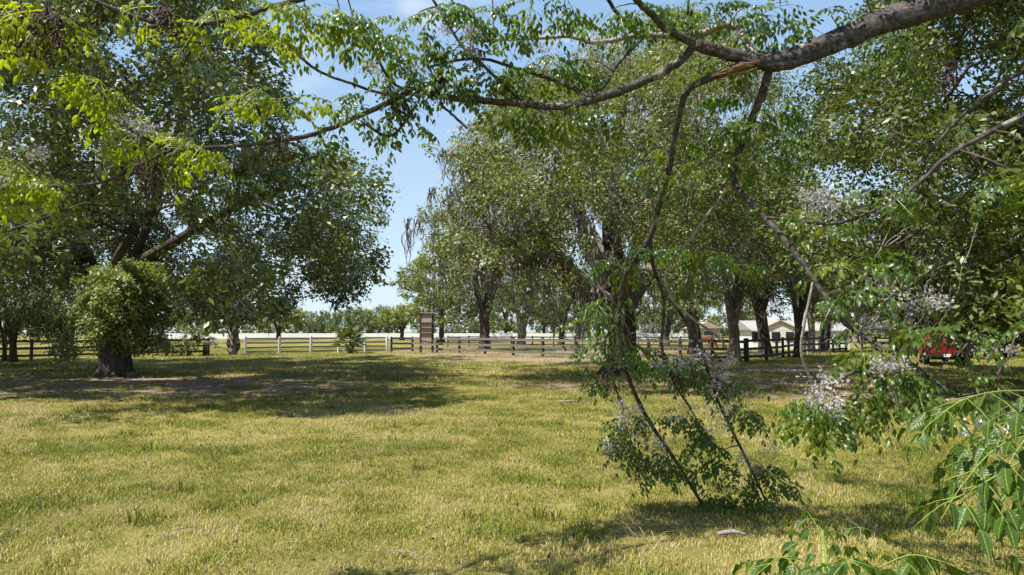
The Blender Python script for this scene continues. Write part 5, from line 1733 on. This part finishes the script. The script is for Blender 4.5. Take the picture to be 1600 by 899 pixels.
def chinaberry():
    base = Vector((9.2, 5.7, 0))
    root = empty('chinaberry_tree', base, 'chinaberry tree reaching over the camera with a broken hanging limb, lilac flowers and fern-like leaves', 'tree')
    b = np.array(base)
    l0 = trunk_path(BR['limb'])
    tr = smooth_path([(9.25, 5.75, -.1, .36), (9.2, 5.7, .4, .28), (9.1, 5.65, 1.6, .25), (8.7, 5.6, 3.0, .24), (*l0[0][0], .23)], 5)
    mb = MB(); mb.tube(tr[:, :3] - b, tr[:, 3], 14, .04); mb.build('trunk', M['bark_china'], root, True)
    nodes = []
    for k, pix in BR.items():
        kw = .70 if k in ('broken', 'f2', 'f3', 'f4', 'g') else .79
        pts, rr_ = trunk_path([(x, y, nearer(x, d), wd * kw) for x, y, d, wd in pix], 6)
        rg = np.random.default_rng(len(k) + int(pix[0][0]))
        j = rg.normal(0, 1, pts.shape) * (rr_ * .10)[:, None]
        j[0] = 0
        pts = pts + j
        if k == 'r4':
            q = np.array(tr[12, :3])
            pts = np.vstack([q, (q + pts[0]) / 2 + np.array([0, 0, .3]), pts]); rr_ = np.concatenate([[.07, .05], rr_])
        if k == 'r1' or k == 'r2':
            q = np.array(l0[0][4])
            pts = np.vstack([q, (q + pts[0]) / 2, pts]); rr_ = np.concatenate([[.06, .05], rr_])
        nodes.append(pts)
        mb = MB(); mb.tube(pts - b, rr_, 16 if rr_[0] > .05 else 8, .03, ridge=.05 if rr_[0] > .05 else 0)
        nm = 'limb' if k == 'limb' else ('broken_limb' if k == 'broken' else 'branch')
        mt = M['bark_pale'] if k in ('b3', 'g3', 'f3') else M['bark_china']
        o = mb.build(nm, mt, root, True)
    # torn wood where the hanging limb split
    mb = MB()
    a, c = P(1190, 98, 4.95), P(1112, 119, 4.99)
    rg = np.random.default_rng(3)
    for k in range(14):
        o_ = Vector(rg.normal(0, .013, 3))
        s0, s1 = rg.uniform(0, .3), rg.uniform(.6, 1.05)
        mb.tube([a.lerp(c, s0) + o_ - base, a.lerp(c, (s0 + s1) / 2) + o_ * 1.2 - base, a.lerp(c, s1) + o_ * .6 - base], [.004, .013, .002], 5)
    mb.build('split_wood', M['split_wood'], root)
    N = np.vstack(nodes)
    LV = [compound_leaf(s, L) for s, L in ((1, .40), (2, .36), (3, .44), (4, .33), (5, .38), (6, .42))]
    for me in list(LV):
        m2 = me.copy(); m2.materials.clear(); m2.materials.append(M['leaf_china_lit']); LV.append(m2)
    rg = np.random.default_rng(17)
    tw = []
    leaves = []
    for px, py, d, n in TIPS:
        d = nearer(px, d)
        tip = np.array(P(px, py - 6, d))
        i = int(np.argmin(np.linalg.norm(N - tip, axis=1)))
        a = N[i]
        L = np.linalg.norm(tip - a)
        t = np.linspace(0, 1, 6)[:, None]
        pts = a + (tip - a) * t + np.array([0, 0, .12 * L]) * np.sin(t * np.pi) + rg.normal(0, .02 * L, (6, 3)) * np.sin(t * np.pi)
        tw.append((pts - b, np.linspace(.007 if L > .1 else .004, .003, 6)))
        dirn = (pts[-1] - pts[-3]); dirn /= np.linalg.norm(dirn) + 1e-9
        n = max(3, int(n * (.9 if py > 560 else .8)))
        for q in range(n):
            az = q * 2.4 + rg.normal(0, .4)
            s = 1 - .35 * (q / n) * min(1, L / .3)
            p = a + (tip - a) * s + np.array([0, 0, .12 * L * math.sin(s * math.pi)])
            hang = .75 if py > 560 else .30
            v = Vector((math.cos(az) + dirn[0] * .6, math.sin(az) + dirn[1] * .6, rg.normal(-hang, .28))).normalized()
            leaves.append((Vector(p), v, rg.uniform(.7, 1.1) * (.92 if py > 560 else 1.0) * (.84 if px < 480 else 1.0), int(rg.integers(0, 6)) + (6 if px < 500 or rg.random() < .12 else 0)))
    mbt = MB()
    for pts, rr_ in tw: mbt.tube(pts, rr_, 5, cap=False)

    def mtx(p, v, s):
        up = Vector((rg.normal(0, .35), rg.normal(0, .35), 1))
        y = up.cross(v).normalized(); z = v.cross(y)
        return Matrix.Translation(p - base) @ Matrix((v, y, z)).transposed().to_4x4() @ Matrix.Diagonal((s, s, s, 1))

    def vis(p):
        q = p - Vector((0, 0, CAM_H))
        return (q.y > .5 and abs(q.x / q.y) < .78 and q.z / q.y < .53)
    # single leaves laid out one by one around the red truck
    for x0, y0, x1, y1, d in ((1476, 524, 1405, 548, 4.1), (1480, 521, 1576, 566, 4.1), (1472, 517, 1385, 534, 4.2), (1478, 520, 1530, 532, 4.0), (1495, 604, 1585, 606, 4.0), (1492, 606, 1545, 640, 4.0),
                              (1440, 588, 1425, 622, 4.1), (1420, 568, 1372, 600, 4.2), (1484, 596, 1560, 592, 4.05), (1455, 510, 1420, 520, 4.3), (1490, 512, 1440, 524, 4.0), (1490, 510, 1545, 530, 4.0), (1465, 505, 1510, 545, 4.1), (1500, 505, 1560, 520, 4.1), (1445, 512, 1475, 540, 4.15), (1510, 500, 1465, 530, 4.15), (1500, 548, 1512, 578, 4.1)):
        a, c = P(x0, y0, d), P(x1, y1, d - .08)
        v = (c - a); L = v.length
        v.z += .25 * L; v.normalize()
        leaves.append((a, v, max(.45, min(1.0, L / .36)), int(rg.integers(0, 6))))
        i = int(np.argmin(np.linalg.norm(N - np.array(a), axis=1)))
        mbt.tube([Vector(N[i]) - base, (Vector(N[i]) + a) / 2 + Vector((0, 0, .03)) - base, a - base], [.005, .004, .003], 5, cap=False)
    o = mbt.build('twig', M['twig'], root, True)
    leaves.sort(key=lambda a: (not vis(a[0]), a[0].length))
    for p, v, s, k in leaves[:300]:
        o = link('leaf', LV[k], root)
        o.matrix_basis = mtx(p, v, s)
    # the rest as one mass of foliage
    Vs, Fs, Ts, n0 = [], [], [], 0
    for p, v, s, k in leaves[300:]:
        me = LV[k]
        co = np.zeros(len(me.vertices) * 3, np.float32); me.vertices.foreach_get('co', co); co = co.reshape(-1, 3)
        fi = np.zeros(len(me.loops), np.int32); me.loops.foreach_get('vertex_index', fi)
        mm = np.array(mtx(p, v, s))
        Vs.append(co @ mm[:3, :3].T + mm[:3, 3]); Fs.append(fi.reshape(-1, 3) + n0); n0 += len(co)
        ta = np.zeros(len(me.polygons), np.float32); me.attributes['tint'].data.foreach_get('value', ta)
        Ts.append(ta + rg.uniform(-.05, .2))
    o = link('foliage', mesh_np('foliage', np.concatenate(Vs), [np.concatenate(Fs)], {'tint': np.concatenate(Ts)}), root, M['leaf_china'])
    tag(o, kind='stuff')
    FL = [flower_mesh(s) for s in (1, 2, 3)]
    for px, py, d in FLOW:
        o = link('flower_cluster', FL[int(rg.integers(0, 3))], root)
        o.matrix_basis = mtx(P(px, py, nearer(px, d) - .05), Vector((rg.normal(0, 1), rg.normal(0, 1), rg.normal(.2, .5))).normalized(), rg.uniform(.8, 1.2))
    BM = [berry_mesh(s) for s in (1, 2, 3)]
    for px, py, d in BERR:
        o = link('berry_cluster', BM[int(rg.integers(0, 3))], root)
        o.matrix_basis = Matrix.Translation(P(px, py - 10, nearer(px, d)) - base) @ Matrix.Rotation(rg.uniform(0, 6.28), 4, 'Z') @ Matrix.Diagonal((1, 1, rg.uniform(.7, 1.1), 1))
    # one dead leaf hanging on the grey branch
    mb = MB()
    V, F = leaves_at(np.array([tuple(P(1215, 430, 4.8) - base)]), np.array([[0., -1, 0]]), 0, .12, .05, 0, np.random.default_rng(2))
    me = mesh_np('dead_leaf', V, [F], {'tint': [1.0]}); link('dead_leaf', me, root, M['split_wood'])
    # near sprays at the right edge: each leaf has its own leaflets
    sprays = [([(1640, 612, 1.5), (1560, 612, 1.42), (1500, 628, 1.38), (1450, 665, 1.35)], 3, .95),
              ([(1660, 640, 1.5), (1590, 680, 1.4), (1540, 715, 1.34), (1495, 770, 1.3)], 3, 1.05),
              ([(1650, 690, 1.4), (1580, 730, 1.35), (1520, 765, 1.32), (1470, 790, 1.3)], 3, 1.0),
              ([(1680, 640, 1.6), (1620, 670, 1.5), (1580, 720, 1.48), (1560, 790, 1.45)], 3, 1.0),
              ([(1690, 740, 1.5), (1640, 760, 1.45), (1600, 800, 1.42), (1585, 850, 1.4)], 3, .9),
              ([(1660, 590, 1.9), (1610, 630, 1.8), (1570, 665, 1.75), (1530, 690, 1.7)], 3, .95)]
    for k, (pp, pin, s) in enumerate(sprays):
        near_leaf(root, base, [P(*q) for q in pp], 40 + k, pin, s)
    # star flowers in the near spray
    for k, (px, py, d) in enumerate(((1530, 662, 1.45), (1590, 648, 1.5), (1508, 675, 1.5), (1545, 684, 1.5), (1575, 672, 1.55))):
        mb = MB()
        r = .011
        for q in range(5):
            t = q * 1.2566 + k
            x, z = math.cos(t), math.sin(t)
            mb.add([(0, 0, 0), (x * r * .6 - z * .0035, -.002, z * r * .6 + x * .0035), (x * r * 1.2, .002, z * r * 1.2), (x * r * .6 + z * .0035, -.002, z * r * .6 - x * .0035)], [np.array([[0, 1, 2, 3]])])
        o = mb.build('flower', M['white_paint'], root)
        o.location = P(px, py, d) - base
        mb = MB(); mb.tube([(0, -.006, 0), (0, .002, 0)], [.0015, .0012], 6)
        mb.build('stamen', M['violet'], o)


chinaberry()


def sapling():
    base = Vector((.95, 1.75, 0))
    root = empty('chinaberry_sapling', base, 'young chinaberry sapling poking up at the bottom right in front of the shaded grass', 'sapling')
    hub = P(1290, 925, 1.6)
    mb = MB(); mb.tube([Vector((0, 0, -.05)), Vector((.05, -.02, .5)), hub - base, P(1285, 830, 1.72) - base], [.012, .01, .007, .004], 7); mb.build('stem', M['rachis'], root, True)
    for k, (pp, pin, s) in enumerate([
            ([hub, P(1260, 880, 1.55), P(1220, 872, 1.5), P(1180, 900, 1.45)], 3, .9),
            ([hub, P(1350, 900, 1.45), P(1420, 868, 1.4), P(1480, 880, 1.36)], 3, .95),
            ([hub, P(1290, 860, 1.65), P(1275, 820, 1.75), P(1262, 800, 1.85)], 3, .7),
            ([hub, P(1330, 880, 1.7), P(1345, 830, 1.8), P(1325, 812, 1.9)], 2, .7),
            ([hub, P(1250, 920, 1.5), P(1210, 930, 1.4), P(1150, 950, 1.3)], 3, .9),
            ([hub, P(1300, 890, 1.45), P(1320, 872, 1.4), P(1350, 890, 1.35)], 2, .8)]):
        near_leaf(root, base, pp, 70 + k, pin, s)


sapling()


# ------------------------------------------------------------------ litter on the lawn
def litter():
    rg = np.random.default_rng(44)
    n = 8000
    d = np.sqrt(rg.random(n) * (32 ** 2 - 4 ** 2) + 16)
    x = (rg.random(n) * 2 - 1) * .8 * d
    c = np.stack([x, d, np.full(n, .03) + rg.random(n) * .02], 1)
    V, F = leaves_at(c, np.zeros((n, 3)), 0, .055, .026, 1.2, rg)
    o = link('fallen_leaves', mesh_np('fallen_leaves', V, [F], {'tint': rg.random(n)}), None, M['dead_leaf'])
    tag(o, 'brown fallen leaves scattered through the grass', 'leaves', kind='stuff')
    for label, px, py, L, az, r in (('long pale dry stick lying on the grass right of the middle', 895, 629, .9, .1, .02), ('short pale twig on the grass at lower left', 285, 832, .35, .8, .005),
                                    ('curved pale twig on the grass at the bottom middle', 640, 868, .45, -.6, .004), ('pale wood chip in the shaded grass below the hanging branches', 1136, 836, .22, -.2, .022)):
        D = CAM_H * FPX / (py - 519)
        p = gx(px, D)
        dv = Vector((math.cos(az), math.sin(az), 0)) * L / 2
        mb = MB(); mb.tube([-dv + Vector((0, 0, .04)), Vector((.01, .03, .06)), dv + Vector((0, 0, .05))], [r * .7, r, r * .5], 6)
        o = mb.build('stick', M['bark_pale'], None, True)
        o.location = p
        tag(o, label, 'stick')


litter()
